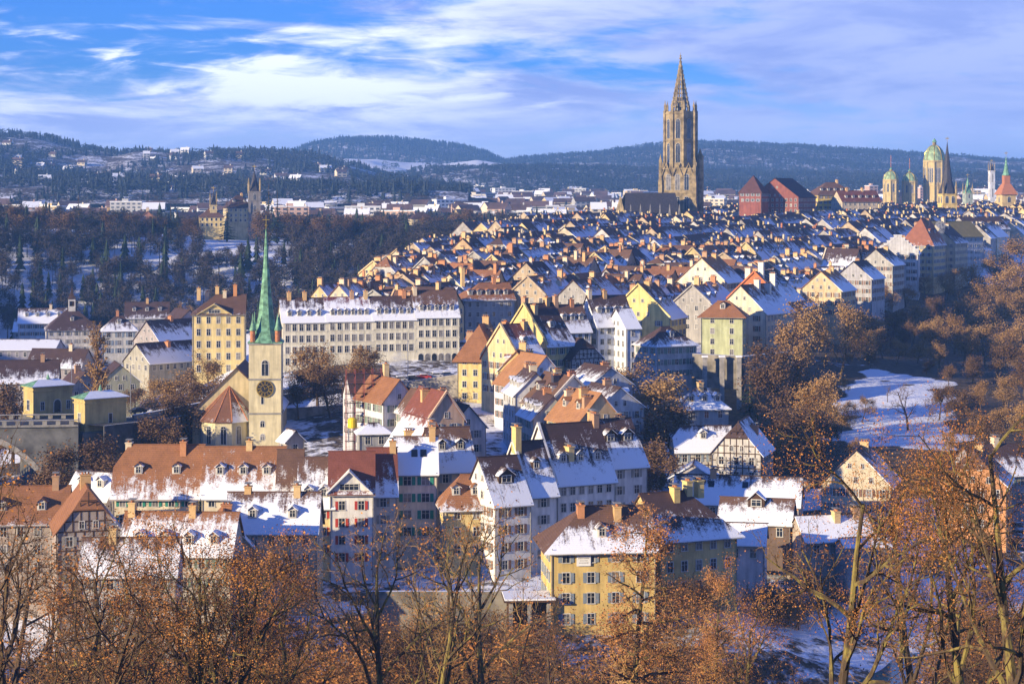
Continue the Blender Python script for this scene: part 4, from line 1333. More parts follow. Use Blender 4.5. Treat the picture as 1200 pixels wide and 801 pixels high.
# ------------------------------------------------------------------ minster
def minster():
    D = 1150.0
    s = D / F
    x = PX(797.5, D)
    zb = 46.0
    zz = lambda py: PZ(py, D) - zb
    root = thing('minster', 'tall gothic minster with an open stone spire, the highest tower of the town', 'church', (x, D, zb), math.radians(-15))
    st, dk = 'stone', 'stone_dark'
    z1, z2, zt = zz(197), zz(131), zz(66)
    a = 9.8
    mb = MB()
    mb.box(-a, a, -a, a, -5, z1)
    for sx in (-1, 1):
        for sy in (-1, 1):
            for k, (e, zh) in enumerate(((1.5, z1 * .55), (1.1, z1 * .85), (.8, z1 + 1))):
                mb.box(sx * a - e, sx * a + e, sy * a - e, sy * a + e, -5, zh)
    for z in (z1 * .35, z1 * .68, z1 - .8):
        mb.box(-a - .35, a + .35, -a - .35, a + .35, z, z + .7)
    mb.build('tower', [st], root)
    r = 8.3
    ob = MB()
    oc = ob.ring(8, r / math.cos(math.pi / 8), 0, 0, math.pi / 8)
    ob.prism(oc, z1, z2)
    for k in range(8):
        cx, cy = 9.0 * math.cos(math.pi / 8 + k * math.pi / 4), 9.0 * math.sin(math.pi / 8 + k * math.pi / 4)
        ob.prism(ob.ring(4, 1.1, cx, cy, k * math.pi / 4), z1, z2 + .5)
    for z in (z1 + (z2 - z1) * .48, z2 - 1.5):
        ob.prism(ob.ring(8, (r + .5) / math.cos(math.pi / 8), 0, 0, math.pi / 8), z, z + .7)
    ob.build('octagon', [st], root)
    for k in range(8):
        an = -math.pi / 2 + k * math.pi / 4
        if math.sin(an) > .3:
            continue
        for z, h in ((z1 + 3, 11), (z1 + (z2 - z1) * .52, 11)):
            add_window(root, (r + .02) * math.cos(an), (r + .02) * math.sin(an), z, an + math.pi / 2, 2.4, h, 'arch')
    for fr, (fx, fy) in ((0, (0, -1)), (math.pi / 2, (1, 0)), (-math.pi / 2, (-1, 0))):
        for u in (-5.2, 0, 5.2):
            for z, h in ((z1 * .06, z1 * .26), (z1 * .40, z1 * .24), (z1 * .72, z1 * .2)):
                p = Matrix.Rotation(fr, 4, 'Z') @ Vector((u, -a, z))
                add_window(root, p.x, p.y, p.z, fr, 2.6, h, 'arch')
    # gablets round the top of the square part
    gb = MB()
    for fr in (0, math.pi / 2, -math.pi / 2, math.pi):
        T = Matrix.Rotation(fr, 4, 'Z')
        for u in (-6.4, 0, 6.4):
            for s_ in (-1, 1):
                q = [T @ Vector(p) for p in ((u + s_ * 3.1, -a - .7, z1 - 4.5), (u, -a - .7, z1 + 3.2), (u, -a - .7, z1 + 2.0), (u + s_ * 2.4, -a - .7, z1 - 4.5))]
                q2 = [T @ Vector(p) for p in ((u + s_ * 3.1, -a, z1 - 4.5), (u, -a, z1 + 3.2), (u, -a, z1 + 2.0), (u + s_ * 2.4, -a, z1 - 4.5))]
                gb.poly(q)
                gb.poly([q[0], q[1], q2[1], q2[0]])
    gb.build('gablet', [st], root)

    def pinnacle(px_, py_, z0, h, r0, part='pinnacle'):
        p = MB()
        p.prism(p.ring(4, r0, px_, py_, math.pi / 4), z0, z0 + h * .45)
        p.lathe([(r0 * 1.2, z0 + h * .45), (r0 * .5, z0 + h * .7), (.05, z0 + h)], 4, px_, py_, 0, math.pi / 4)
        p.build(part, [st], root)
    for sx in (-1, 1):
        for sy in (-1, 1):
            pinnacle(sx * a, sy * a, z1, 8, 1.1)
    for k in range(8):
        pinnacle(9.0 * math.cos(math.pi / 8 + k * math.pi / 4), 9.0 * math.sin(math.pi / 8 + k * math.pi / 4), z2, 6.5, .8)
    # open-work spire: eight crocketed ribs, rings, pierced panels
    sp = MB()
    R0 = 5.3
    for k in range(8):
        an = math.pi / 8 + k * math.pi / 4
        pts = [Vector((R0 * (1 - t) ** 1.05 * math.cos(an), R0 * (1 - t) ** 1.05 * math.sin(an), z2 + (zt - z2) * t * .97)) for t in [i / 12 for i in range(13)]]
        sp.tube(pts, [.62 - .4 * i / 12 for i in range(13)], 5)
        for i in range(1, 12):
            p = pts[i]
            sp.box(p.x * 1.08 - .32, p.x * 1.08 + .32, p.y * 1.08 - .32, p.y * 1.08 + .32, p.z - .3, p.z + .7)
    for i in range(0, 11):
        t = i / 12
        rr = R0 * (1 - t) ** 1.05
        z = z2 + (zt - z2) * t * .97
        sp.prism(sp.ring(8, rr * 1.02, 0, 0, math.pi / 8), z, z + .5)
        for k in range(8):
            a0, a1 = math.pi / 8 + k * math.pi / 4, math.pi / 8 + (k + 1) * math.pi / 4
            t2 = (i + 1) / 12
            r2, zz2 = R0 * (1 - t2) ** 1.05, z2 + (zt - z2) * t2 * .97
            am = (a0 + a1) / 2
            sp.tube([Vector((rr * .95 * math.cos(am), rr * .95 * math.sin(am), z)), Vector((r2 * .95 * math.cos(am), r2 * .95 * math.sin(am), zz2))], [.3, .22], 4)
    sp.prism(sp.ring(8, 3.2), z2, z2 + 8, 1)
    sp.lathe([(.3, zt - 2), (.95, zt - 1.2), (.2, zt - .4), (.7, zt + .3), (.12, zt + .8), (.1, zt + 2.2)], 8)
    sp.build('spire', [st, dk], root)
    # stair turret on the shaded side
    t = MB()
    tx, ty = a + 1.2, a * .2
    t.prism(t.ring(8, 2.0, tx, ty), -5, zz(184))
    t.lathe([(2.4, zz(184)), (1.0, zz(180)), (.1, zz(174))], 8, tx, ty)
    t.build('stair_turret', [st], root)
    # nave and choir towards the river terrace
    nrot = math.radians(27)
    n = MB()
    x1_, x0_ = -8, -40
    y0_, y1_ = -26, -6
    ze, zr = zz(249), zz(226)
    n.box(x0_, x1_, y0_, y1_, -6, ze)
    ym = (y0_ + y1_) / 2
    n.poly([(x0_, y0_, ze), (x0_, ym, zr - 1), (x0_, y1_, ze)])
    n.build('nave', ['stone'], root, rot=nrot)
    rf = MB()
    rf.slab([(x0_ - .6, y0_ - .8, ze - .5), (x1_, y0_ - .8, ze - .5), (x1_, ym, zr), (x0_ + 3, ym, zr)], .3)
    rf.slab([(x0_ - .6, y1_ + .8, ze - .5), (x1_, y1_ + .8, ze - .5), (x1_, ym, zr), (x0_ + 3, ym, zr)], .3)
    rf.build('nave_roof', ['slate'], root, rot=nrot)
    for k in range(6):
        b = MB()
        bx = x0_ + 2 + k * 5.6
        b.box(bx - .7, bx + .7, y0_ - 6, y0_ - 4, -5, ze - 2)
        b.prism(b.ring(4, .9, bx, y0_ - 5, math.pi / 4), ze - 2, ze + 5, 0, None, b.ring(4, .1, bx, y0_ - 5, math.pi / 4))
        b.tube([Vector((bx, y0_ - 5, ze - 4)), Vector((bx, y0_, ze - .5))], [.6, .6], 4)
        b.build('buttress', ['stone_dark'], root, rot=nrot)
        if k < 5:
            p = Matrix.Rotation(nrot, 4, 'Z') @ Vector((bx + 2.8, y0_, ze - 10))
            add_window(root, p.x, p.y, p.z, nrot, 2.6, 8.5, 'arch')


minster()


# ------------------------------------------------------------------ federal palace domes
def dome_tower(name, label, px, D, pyw, pybase, pyeave, pyapex, drum_sides, group=None, windows=5, pole=0, big=True):
    x = PX(px, D)
    s = D / F
    zb = PZ(pybase, D)
    ze, za = PZ(pyeave, D) - zb, PZ(pyapex, D) - zb
    r = pyw * s / 2
    root = thing(name, label, 'dome', (x, D, zb), math.radians(10), group)
    mb = MB()
    ring = mb.ring(drum_sides, r, 0, 0, math.pi / drum_sides)
    mb.prism(ring, -10, ze)
    mb.prism(mb.ring(drum_sides, r * 1.09, 0, 0, math.pi / drum_sides), ze - 1.4, ze)
    mb.prism(mb.ring(drum_sides, r * 1.06, 0, 0, math.pi / drum_sides), ze * .42, ze * .42 + .7)
    for k in range(drum_sides):
        an = math.pi / drum_sides + 2 * math.pi * k / drum_sides
        mb.prism(mb.ring(6, r * .09, r * math.cos(an), r * math.sin(an)), 0, ze - 1)
    mb.build('drum', ['wall'], root, color=(.48, .37, .17))
    ra = r * math.cos(math.pi / drum_sides)
    for k in range(drum_sides):
        an = 2 * math.pi * k / drum_sides - math.pi / 2 + (0 if drum_sides % 4 == 0 else math.pi / drum_sides)
        if math.sin(an) > .3:
            continue
        tx, ty = -math.sin(an), math.cos(an)
        wd = 2 * r * math.sin(math.pi / drum_sides)
        for u in (-.3, 0, .3) if big else (0,):
            add_window(root, ra * math.cos(an) + tx * u * wd * .8, ra * math.sin(an) + ty * u * wd * .8, ze * .5, an + math.pi / 2, wd * (.16 if big else .3), ze * .33, 'arch')
    dm = MB()
    hd = za - ze
    prof = [(r * 1.02, ze)] + [(r * .98 * math.cos(t), ze + hd * .82 * math.sin(t)) for t in [math.pi / 2 * k / 9 for k in range(1, 9)]]
    prof.append((r * .16, ze + hd * .82))
    dm.lathe(prof, 24)
    d_ = dm.build('dome_shell', ['dome_copper'], root)
    rb = MB()
    for k in range(8):
        an = math.pi / 8 + k * math.pi / 4
        rb.tube([Vector((q[0] * 1.02 * math.cos(an), q[0] * 1.02 * math.sin(an), q[1])) for q in prof], [r * .035] * len(prof), 5)
    rb.build('dome_rib', ['gold'], root)
    ln = MB()
    ln.prism(ln.ring(8, r * .2), ze + hd * .80, ze + hd * .97)
    ln.lathe([(r * .26, ze + hd * .97), (r * .18, ze + hd * 1.05), (r * .04, ze + hd * 1.16)], 8, 0, 0, 1)
    ln.prism(ln.ring(5, .25), ze + hd * 1.1, ze + hd * 1.16 + pole, 2)
    ln.build('lantern', ['stone', 'copper', 'brick'], root)
    return root


dome_tower('great_dome', 'big green copper dome with gold ribs on a yellow stone drum', 1095, 1700, 24, 240, 188, 166, 8)
dome_tower('small_dome', 'small green dome with a red flagpole, the one farther from the great dome', 1044, 1680, 17, 240, 210, 198, 8, 'pair of small domes', 3, 10, False)
dome_tower('small_dome', 'small green dome with a red flagpole, the one closer to the great dome', 1066, 1690, 17, 240, 212, 200, 8, 'pair of small domes', 3, 9, False)


def tower(name, label, px, D, wpx, pybase, pytop, pytip, wall, spire_mat, win, belt=None, cap=None):
    x, s = PX(px, D), D / F
    zb = PZ(pybase, D)
    zt, zp = PZ(pytop, D) - zb, PZ(pytip, D) - zb
    a = wpx * s / 2
    root = thing(name, label, 'tower', (x, D, zb), math.radians(10))
    mb = MB()
    mb.box(-a, a, -a, a, -12, zt)
    for z in (zt * .3, zt * .7, zt - .7):
        mb.box(-a - .25, a + .25, -a - .25, a + .25, z, z + .6)
    mb.build('tower_wall', ['wall'], root, color=wall)
    sp = MB()
    k = 1.05
    if cap:
        sp.prism([(-a * 1.25, -a * 1.25), (a * 1.25, -a * 1.25), (a * 1.25, a * 1.25), (-a * 1.25, a * 1.25)], zt, zt + cap, 1, None, [(-a * .5, -a * .5), (a * .5, -a * .5), (a * .5, a * .5), (-a * .5, a * .5)])
        z0 = zt + cap
        sp.box(-a * .42, a * .42, -a * .42, a * .42, z0, z0 + cap * .8, 1)
        z0 += cap * .8
        r0 = a * .5
    else:
        z0, r0 = zt, a * 1.1
    sp.lathe([(r0 * 1.1, z0), (r0 * .72, z0 + (zp - z0) * .18), (r0 * .42, z0 + (zp - z0) * .5), (.08, zp)], 8, 0, 0, 0, math.pi / 8)
    sp.build('spire', [spire_mat, 'brick'], root)
    for fr in (0, math.pi / 2, -math.pi / 2):
        for u in ((-.45, .45) if win == 2 else (0,)):
            p = Matrix.Rotation(fr, 4, 'Z') @ Vector((u * a, -a, zt * .73))
            add_window(root, p.x, p.y, p.z, fr, a * .42, zt * .2, 'arch')
            p = Matrix.Rotation(fr, 4, 'Z') @ Vector((u * a, -a, zt * .38))
            add_window(root, p.x, p.y, p.z, fr, a * .36, zt * .2, 'arch')
    if not cap:
        for sx in (-1, 1):
            for sy in (-1, 1):
                p = MB()
                p.prism(p.ring(6, a * .16, sx * a * .92, sy * a * .92), zt - 1, zt + 3.5)
                p.lathe([(a * .2, zt + 3.5), (.05, zt + 8)], 6, sx * a * .92, sy * a * .92)
                p.build('pinnacle', ['stone'], root)
    v = MB()
    v.prism(v.ring(5, .12), zp - .5, zp + 3)
    v.box(-1.1, 1.1, -.06, .06, zp + 1.7, zp + 2.2)
    v.build('weather_vane', ['gold'], root)
    return root


tower('bell_tower', 'yellow square bell tower with a tall dark pointed spire and four pinnacles', 1110, 1230, 17, 268, 227, 166, (.62, .46, .16), 'slate', 2)
tower('clock_tower', 'clock tower with a red hipped cap and a thin green spire beyond the rooftops', 1179, 1330, 17, 262, 228, 183, (.55, .42, .2), 'copper', 1, None, 7)
tower('slim_turret', 'slim pale turret with a dark pointed cap near the clock tower', 1162, 1600, 6, 250, 200, 191, (.6, .6, .6), 'slate', 1)
tower('roof_turret', 'short dark green turret peeking over the roofs beside the bell tower', 1134, 1500, 9, 250, 226, 208, (.35, .4, .32), 'copper', 1)

BIG = 'large buildings along the park edge of the old town'
H(908, 231, 1130, -27, 28, 30, 'y', 10.5, (.24, .085, .06), (.06, .028, .03), 'huge hall with a red brick gable and a very dark red roof', (.04, .08), 'gg', [], [('A', 3, .7)], 3, group=BIG, zb=44)
H(879, 225, 1120, -24, 13, 14, 'y', 9, (.26, .09, .065), (.10, .045, .04), 'small red turret house joined to the huge red hall', (.05, .1), 'hh', [], [], 2, group=BIG, zb=44)
H(981, 228, 1180, 14, 24, 18, 'x', 7, (.66, .48, .12), BROWN, 'bright yellow palace front with a brown mansard roof beside the huge red hall', (.05, .1), 'hh', [(.3, 0, 1.5)], [('A', 5, .7)], 4, group=BIG, zb=44)
H(1010, 236, 1150, 14, 24, 16, 'x', 6, (.5, .42, .3), (.14, .05, .035), 'long red-brown roofed house between yellow palace front and great dome', (.1, .1), 'gg', [(.3, 0, 1.5), (-.5, 0, 1.5)], [('A', 5, .7)], 3, group=BIG, zb=44)
step_house = H(1052, 297, 850, -14, 17, 18, 'y', 7, (.52, .51, .50), DARK, 'white house with a stepped gable above the wooded park slope', (.2, .6), 'gg', [(.2, .2, 1.6)], [], 4, group=BIG, zb=30, fw=2)  # white wall toned down in colour to stand for shade
he_, rise_, w_, d_ = HINFO[step_house.name]
sg = MB()
for k in range(6):
    x_ = w_ / 2 * (1 - k / 6)
    sg.box(-x_ - .25, x_ + .25, -.35 - .004 * k, .25 + .004 * k, he_ + rise_ * k / 6 - .4, he_ + rise_ * (k + 1) / 6 + .75)
    sg.box(-x_ - .4, -x_ + w_ / 12, -.45, .35, he_ + rise_ * (k + 1) / 6 + .75, he_ + rise_ * (k + 1) / 6 + .9, 1)
    sg.box(x_ - w_ / 12, x_ + .4, -.45, .35, he_ + rise_ * (k + 1) / 6 + .75, he_ + rise_ * (k + 1) / 6 + .9, 1)
sg.build('stepped_gable', ['wall', 'snow'], step_house, color=(.52, .51, .50))
H(1074, 286, 880, -27, 15, 20, 'y', 11, (.62, .48, .24), (.28, .11, .06), 'steep house with a large plain red-brown roof by the stepped gable', (.02, .35), 'hg', [(.2, .2, 2), (-.2, -.3, 1.6)], [('B', 2, .6)], 5, group=BIG, zb=28)
H(1096, 284, 905, -27, 18, 22, 'y', 8, (.52, .46, .32), DARK, 'tall grey-walled house with small windows over the dark park trees', (.1, .4), 'gg', [(.2, .2, 1.6)], [], 5, group=BIG, zb=26)
H(1128, 277, 960, 30, 26, 18, 'x', 7, (.42, .42, .42), (.20, .16, .06), 'long grey house with a patterned golden tile roof', (.12, .1), 'gg', [(-.3, 0, 2)], [], 4, group=BIG, zb=30)
H(1160, 268, 1050, 26, 26, 18, 'x', 6, (.40, .38, .36), DARK, 'grey house row ending at the picture edge below the clock tower', (.4, .1), 'gg', [(-.3, 0, 2), (.4, 0, 2)], [('A', 4, .7)], 4, group=BIG, zb=34)
H(1026, 310, 790, -27, 14, 16, 'y', 6, (.40, .38, .34), DARK, 'pale house with a front greyed for shade at the corner below the stepped gable', (.1, .6), 'gg', [(.2, .2, 2)], [], 4, group=BIG, zb=24)  # pale wall, shade put into its grey colour
H(1000, 326, 735, -27, 14, 16, 'y', 6, (.40, .39, .40), DARK, 'whitewashed house greyed for shade between the park trees and striped snow roofs', (.1, .7), 'gg', [(.2, -.2, 2)], [], 3, group=BIG, zb=24)  # whitewash darkened to grey in place of shade
H(962, 340, 700, -27, 15, 16, 'y', 6.5, (.56, .44, .26), RUST, 'tan gabled house directly above the tall bare park tree', (.1, .7), 'gg', [(.2, .1, 2), (-.5, .2, 2)], [], 3, group=BIG, zb=26)

# castle-like museum above the wood and other landmarks on the plateau
cs = H(282, 243, 1180, 20, 15, 14, 'x', 7, (.52, .42, .22), DARK, 'castle-like museum with steep dark roofs above the wooded slope', (.15, .1), 'hh', [(.3, .1, 2)], [('A', 2, .6)], 3, group='buildings on the wooded plateau', zb=46, name='museum', cat='museum')
tower('castle_tower', 'dark square castle tower with a steep pointed slate roof', 298, 1185, 14, 262, 224, 199, (.22, .2, .18), 'slate', 1)
tower('small_turret', 'small yellow turret with a thin dark needle left of the castle', 250, 1170, 8, 262, 240, 224, (.55, .44, .22), 'slate', 1)
H(248, 254, 1165, 10, 14, 14, 'x', 5, (.62, .48, .2), BROWN, 'yellow villa with a brown hipped roof beside the small needle turret', (.1, .1), 'hh', [], [], 2, group='buildings on the wooded plateau', zb=46, lite=True)
H(173, 262, 1150, 10, 16, 12, 'y', 7, (.4, .2, .14), RUST, 'red-roofed villa among the plateau trees', (.1, .3), 'gg', [(.2, 0, 2)], [], 2, group='buildings on the wooded plateau', zb=46, lite=True)
H(128, 264, 1130, 14, 16, 14, 'y', 8, (.4, .38, .36), DARK, 'grey villa with a steep dark roof among the plateau trees', (.2, .5), 'gg', [(.2, 0, 2)], [], 2, group='buildings on the wooded plateau', zb=46, lite=True)
H(495, 256, 1280, 14, 14, 12, 'x', 4, (.56, .46, .28), DARK, 'cream square villa with a dark hipped roof at the wood edge', (.1, .1), 'hh', [], [], 3, group='buildings on the wooded plateau', zb=44, lite=True)
sc_t = MB()
for sx in (-1, 1):
    for sy in (-1, 1):
        sc_t.box(sx * 1.15 - .18, sx * 1.15 + .18, sy * 1.15 - .18, sy * 1.15 + .18, 6.5, 11.5, 0)
sc_t.box(-1.3, 1.3, -1.3, 1.3, 6.0, 8.6, 0)
sc_t.box(-1.3, 1.3, -1.3, 1.3, 10.6, 11.4, 0)
sc_t.box(-.9, .9, -.9, .9, 8.6, 10.6, 1)
sc_t.lathe([(2.2, 11.4), (1.0, 13.0), (.15, 16.0)], 4, 0, 0, 1, math.pi / 4)
he_s = PZ(386, 780) - 11
sc_t.build('clock_turret', ['frame', 'timber'], school, (0, 9, he_s))

# ------------------------------------------------------------------ old-town rows
NHAND = len(HOUSES)
ORD = ['first', 'second', 'third', 'fourth', 'fifth', 'sixth', 'seventh', 'eighth', 'ninth', 'tenth', 'eleventh', 'twelfth', 'thirteenth', 'fourteenth', 'fifteenth', 'sixteenth', 'seventeenth', 'eighteenth', 'nineteenth', 'twentieth'] + ['twenty-%s' % k for k in ('first', 'second', 'third', 'fourth', 'fifth', 'sixth', 'seventh', 'eighth', 'ninth')] + ['thirtieth', 'thirty-first', 'thirty-second', 'thirty-third', 'thirty-fourth']
WCOL = [('ochre', (.52, .40, .20)), ('yellow', (.58, .46, .23)), ('cream', (.54, .47, .33)), ('grey', (.36, .35, .32)), ('white', (.46, .45, .42)), ('tan', (.50, .35, .19)), ('tan', (.42, .33, .22)), ('grey', (.34, .32, .29))]
RCOL = [BROWN, DARK, (.12, .065, .045), (.22, .10, .05), (.30, .13, .06), DARK, (.10, .06, .05)]
rng = random.Random(21)
n_town = 0
FAR_LIST = []
UX, UY = .447, .894                                   # the streets run this way
ROWROT = -math.degrees(math.atan2(UX, UY))


def in_town(x, y):
    left = np.interp(y, [560, 600, 660, 800, 960, 1080, 1450], [20, -14, -64, -58, -46, -20, 50])
    right = np.interp(y, [560, 600, 700, 800, 960, 1450], [60, 74, 112, 146, 228, 430])
    return left < x < right


q = -206.0
rows = []
k = 0
while q > -520:
    rows.append(q)
    q -= 15.0 if k % 2 == 0 else 19.5
    k += 1
for ri, q in enumerate(rows):
    s = 380.0
    k = 0
    run = 0
    while s < 1500:
        ln = rng.uniform(9.0, 15.0)
        w = rng.uniform(12.6, 14.8)
        sx = s + ln / 2
        x, y = UX * sx + .894 * (q + rng.uniform(-.7, .7)), UY * sx - .447 * q
        s += ln + .04
        if not in_town(x, y) or (x > -25 and y < 650) or y > 1420 or abs(x) / y > .29:
            continue
        if any((x - a_) ** 2 + (y - b_) ** 2 < (r_ + 7.0) ** 2 for a_, b_, r_ in HOUSES[:NHAND]):
            continue
        g = G(x, y)
        if run > 0:
            run -= 1
            eave = top_ - g + rng.choice([.06, .12, -.08, .3])
            w = w_prev
            x, y = UX * sx + .894 * q, UY * sx - .447 * q
        else:
            run = rng.choice([0, 1, 2, 2, 3])
            eave = 12 + rng.gauss(0, .9)
            rise = 5.6 + rng.gauss(0, .8)
            w_prev = w
            top_ = g + eave + .3
        wn, wc = rng.choice(WCOL)
        rc = rng.choice(RCOL)
        fx, fy = x - UX * ln / 2, y - UY * ln / 2
        if y > 845:
            FAR_LIST.append((fx, fy, w, ln, g, eave, rise, wn, rc))
            continue
        cross = rng.random() < .10
        hip = rng.choice(['gg', 'gg', 'gg', 'gg', 'kg', 'kk'])
        nch = rng.choice([1, 2, 2, 3])
        chs = [(rng.uniform(-.85, .85), rng.uniform(-.5, .5), rng.uniform(1.2, 2.6)) for _ in range(nch)]
        dm = [('B', rng.choice([1, 2, 2, 3]), rng.uniform(.55, .8))] if rng.random() < .8 else []
        if rng.random() < .3:
            dm.append(('A', rng.choice([1, 2]), .7))
        sn = (rng.choice([0, .05, .1, .3]), rng.uniform(.45, .98))
        rw = 'outermost row above the park' if ri == 0 else '%s row from the park' % ORD[ri]
        lab = '%s %s house with %s, %s up the %s' % (wn, {'gg': 'gabled', 'kg': 'half-hipped', 'kk': 'half-hipped'}[hip], {1: 'one chimney', 2: 'two chimneys', 3: 'three chimneys'}[nch], ORD[k], rw)
        k += 1
        n_town += 1
        H(fx, g + eave, fy, ROWROT + rng.uniform(-1.5, 1.5), w, ln, 'x' if cross else 'y', rise, wc, rc, lab, sn if not cross else (.6, .2), hip if not cross else 'gg', chs, dm, 3, group='houses of the old town rows', wx=True, zb=g, lite=y > 700, fw=rng.random() < .55, chbig=rng.random() < .75,
          ncol=None if y < 760 else (2, max(2, int(ln / 3.2)), 2), gwin=y < 820, ov=.5)
# the far roofs beyond the counted houses, one mass
wm_ = {}
for wn, wc in WCOL:
    M['far_' + wn] = flat('far_plaster_' + wn, wc, .9, .25, .4)
mats = ['far_' + wn for wn, _ in WCOL] + ['roof', 'brick']
mi = {wn: i for i, (wn, _) in enumerate(WCOL)}
FD = len(WCOL)
mb = MB()
for x, y, w, ln, g, eave, rise, wn, rc in FAR_LIST:
    if abs(x - PX(797, 1150) + 10) < 42 and 1105 < y < 1185:
        continue
    T = Matrix.Translation((x, y, g)) @ Matrix.Rotation(math.radians(ROWROT), 4, 'Z')
    P = lambda *p: tuple(T @ Vector(p))
    a, m = w / 2, mi[wn]
    mb.poly([P(-a, 0, -4), P(a, 0, -4), P(a, 0, eave), P(0, 0, eave + rise), P(-a, 0, eave)], m)
    mb.poly([P(a, 0, -4), P(a, ln, -4), P(a, ln, eave), P(a, 0, eave)], m)
    mb.poly([P(-a, 0, -4), P(-a, ln, -4), P(-a, ln, eave), P(-a, 0, eave)], m)
    for s, sn in ((-1, rng.choice([0, .1, .3])), (1, rng.uniform(.45, .95))):
        sl = math.hypot(a, rise)
        kk = rise / a
        mb.slab([P(s * (a + .5), -.3, eave - .5 * kk + .2), P(s * (a + .5), ln, eave - .5 * kk + .2), P(0, ln, eave + rise + .2), P(0, -.3, eave + rise + .2)], .2, FD, [(x, 0), (x + ln, 0), (x + ln, sl), (x, sl)], [(sn, 0), (sn, 0), (sn, 1), (sn, 1)])
    for _ in range(rng.choice([1, 1, 2, 2])):
        u, v = rng.uniform(-.5, .5) * a, rng.uniform(.1, .9) * ln
        zz_ = eave + rise * (1 - abs(u) / a)
        h = rng.uniform(1.2, 2.6)
        mb.box(u - .38, u + .38, v - .5, v + .5, zz_ - .8, zz_ + h, rng.choice([0, 1, 2, 5, FD + 1]), T)
    if rng.random() < .5:
        q = rng.uniform(.45, .7) * a
        zz_ = eave + rise * (1 - q / a)
        v = rng.uniform(.3, .7) * ln
        mb.box(q - 1.5, q + .2, v - 1, v + 1, zz_ - .6, zz_ + 1.3, rng.choice([2, 3, 4]), T)
fo = mb.build('old_town_roofs', mats, color=(.13, .07, .05))
kind(fo, 'stuff')
fo['label'] = 'mass of distant old-town roofs and chimneys around the minster'
print('town rows', n_town, 'far', len(FAR_LIST))
# ------------------------------------------------------------------ trees
class TB:
    """a tree: limbs (trunk mesh) and twigs + leaves (crown mesh)"""

    def __init__(s, seed):
        s.r = random.Random(seed)
        s.ph = seed * 1.37
        s.t, s.c = MB(), MB()

    def leaf(s, p, size, flat_=.5):
        r = s.r
        a = Vector((r.gauss(0, 1), r.gauss(0, 1), r.gauss(0, flat_)))
        if a.length < .05:
            return
        a.normalize()
        b = a.cross(Vector((r.gauss(0, 1), r.gauss(0, 1), r.gauss(0, 1))))
        if b.length < .05:
            return
        b.normalize()
        a *= size
        b *= size * .62
        s.c.poly([p - a * .5, p + b * .5, p + a * .5, p - b * .5], 1)

    def branch(s, p, d, L, R, lvl, P):
        r = s.r
        n = P['seg'][lvl]
        pts, rad = [p.copy()], [R]
        tip = P['tip'][lvl]
        dirs = [d.copy()]
        for i in range(n):
            d = d + Vector((r.gauss(0, 1), r.gauss(0, 1), r.gauss(0, 1))) * P['wob'][lvl] + Vector((0, 0, P['up'][lvl]))
            d.normalize()
            p = p + d * (L / n)
            pts.append(p.copy())
            dirs.append(d.copy())
            rad.append(R * (1 - (i + 1) / n * (1 - tip)))
        last = lvl >= P['levels'] - 1
        (s.c if lvl >= P['crown_from'] else s.t).tube(pts, rad, P['sides'][lvl], 0)
        if last:
            q0 = pts[-1]
            cl = math.sin(q0.x * 1.1 + s.ph) * math.sin(q0.y * 1.23 + 1.7 * s.ph) * 1.0 + math.sin(q0.z * 1.35 + q0.x * .5 + s.ph)
            k = P['leaves'] * max(0.08, .9 + .95 * cl)
            m = int(k) + (1 if r.random() < k - int(k) else 0)
            for _ in range(m):
                t = r.uniform(.25, 1.05) * n
                i = min(int(t), n - 1)
                q = pts[i].lerp(pts[i + 1], t - i) + Vector((r.gauss(0, 1), r.gauss(0, 1), r.gauss(0, 1))) * P['leafspread']
                s.leaf(q, P['leaf'] * r.uniform(.6, 1.35))
            return
        cnt = P['kids'][lvl]
        cnt = max(1, int(round(cnt * r.uniform(.8, 1.2))))
        az = r.uniform(0, 6.28)
        for j in range(cnt):
            t = P['start'][lvl] + (1 - P['start'][lvl]) * (j + r.uniform(.1, .9)) / cnt
            i = min(int(t * n), n - 1)
            q = pts[i].lerp(pts[i + 1], t * n - i)
            dd = dirs[i + 1]
            az += 2.4 + r.uniform(-.5, .5)
            a = dd.cross(Vector((0.2, 0.1, 1)) if abs(dd.z) < .9 else Vector((1, 0, 0))).normalized()
            b = dd.cross(a)
            side = a * math.cos(az) + b * math.sin(az)
            ang = math.radians(P['ang'][lvl] * r.uniform(.75, 1.25))
            nd_ = (dd * math.cos(ang) + side * math.sin(ang)).normalized()
            ll = L * P['len'][lvl] * (1 - P['taper'][lvl] * t) * r.uniform(.75, 1.2)
            rr = (rad[i] * .62) if lvl else min(rad[i] * .6, R * .42)
            s.branch(q, nd_, ll, rr, lvl + 1, P)

    def meshes(s, bark, leafm, twigm):
        return s.t.mesh('trunk', [bark]), s.c.mesh('crown', [twigm, leafm])


OAK = dict(levels=5, seg=[7, 6, 5, 4, 3], tip=[.25, .25, .3, .4, .5], wob=[.06, .16, .2, .22, .25], up=[.06, .06, .05, .03, .0], crown_from=3, sides=[7, 5, 4, 3, 3],
           kids=[9, 6, 6, 6], start=[.28, .22, .2, .15], ang=[48, 46, 48, 50], len=[.60, .55, .50, .5], taper=[.45, .4, .3, .3], leaves=5.0, leaf=.11, leafspread=.30)
BARE = dict(OAK, leaves=.5, kids=[9, 6, 6, 5], leaf=.15)
FEW = dict(OAK, leaves=5.0, leaf=.085, leafspread=.26, kids=[10, 7, 6, 5])
LARCH = dict(levels=4, seg=[9, 5, 4, 3], tip=[.1, .25, .3, .5], wob=[.03, .1, .2, .25], up=[.1, .0, .02, .02], crown_from=2, sides=[7, 4, 3, 3],
             kids=[34, 9, 5], start=[.16, .1, .1], ang=[72, 50, 50], len=[.30, .45, .5], taper=[.78, .4, .3], leaves=10, leaf=.11, leafspread=.3)
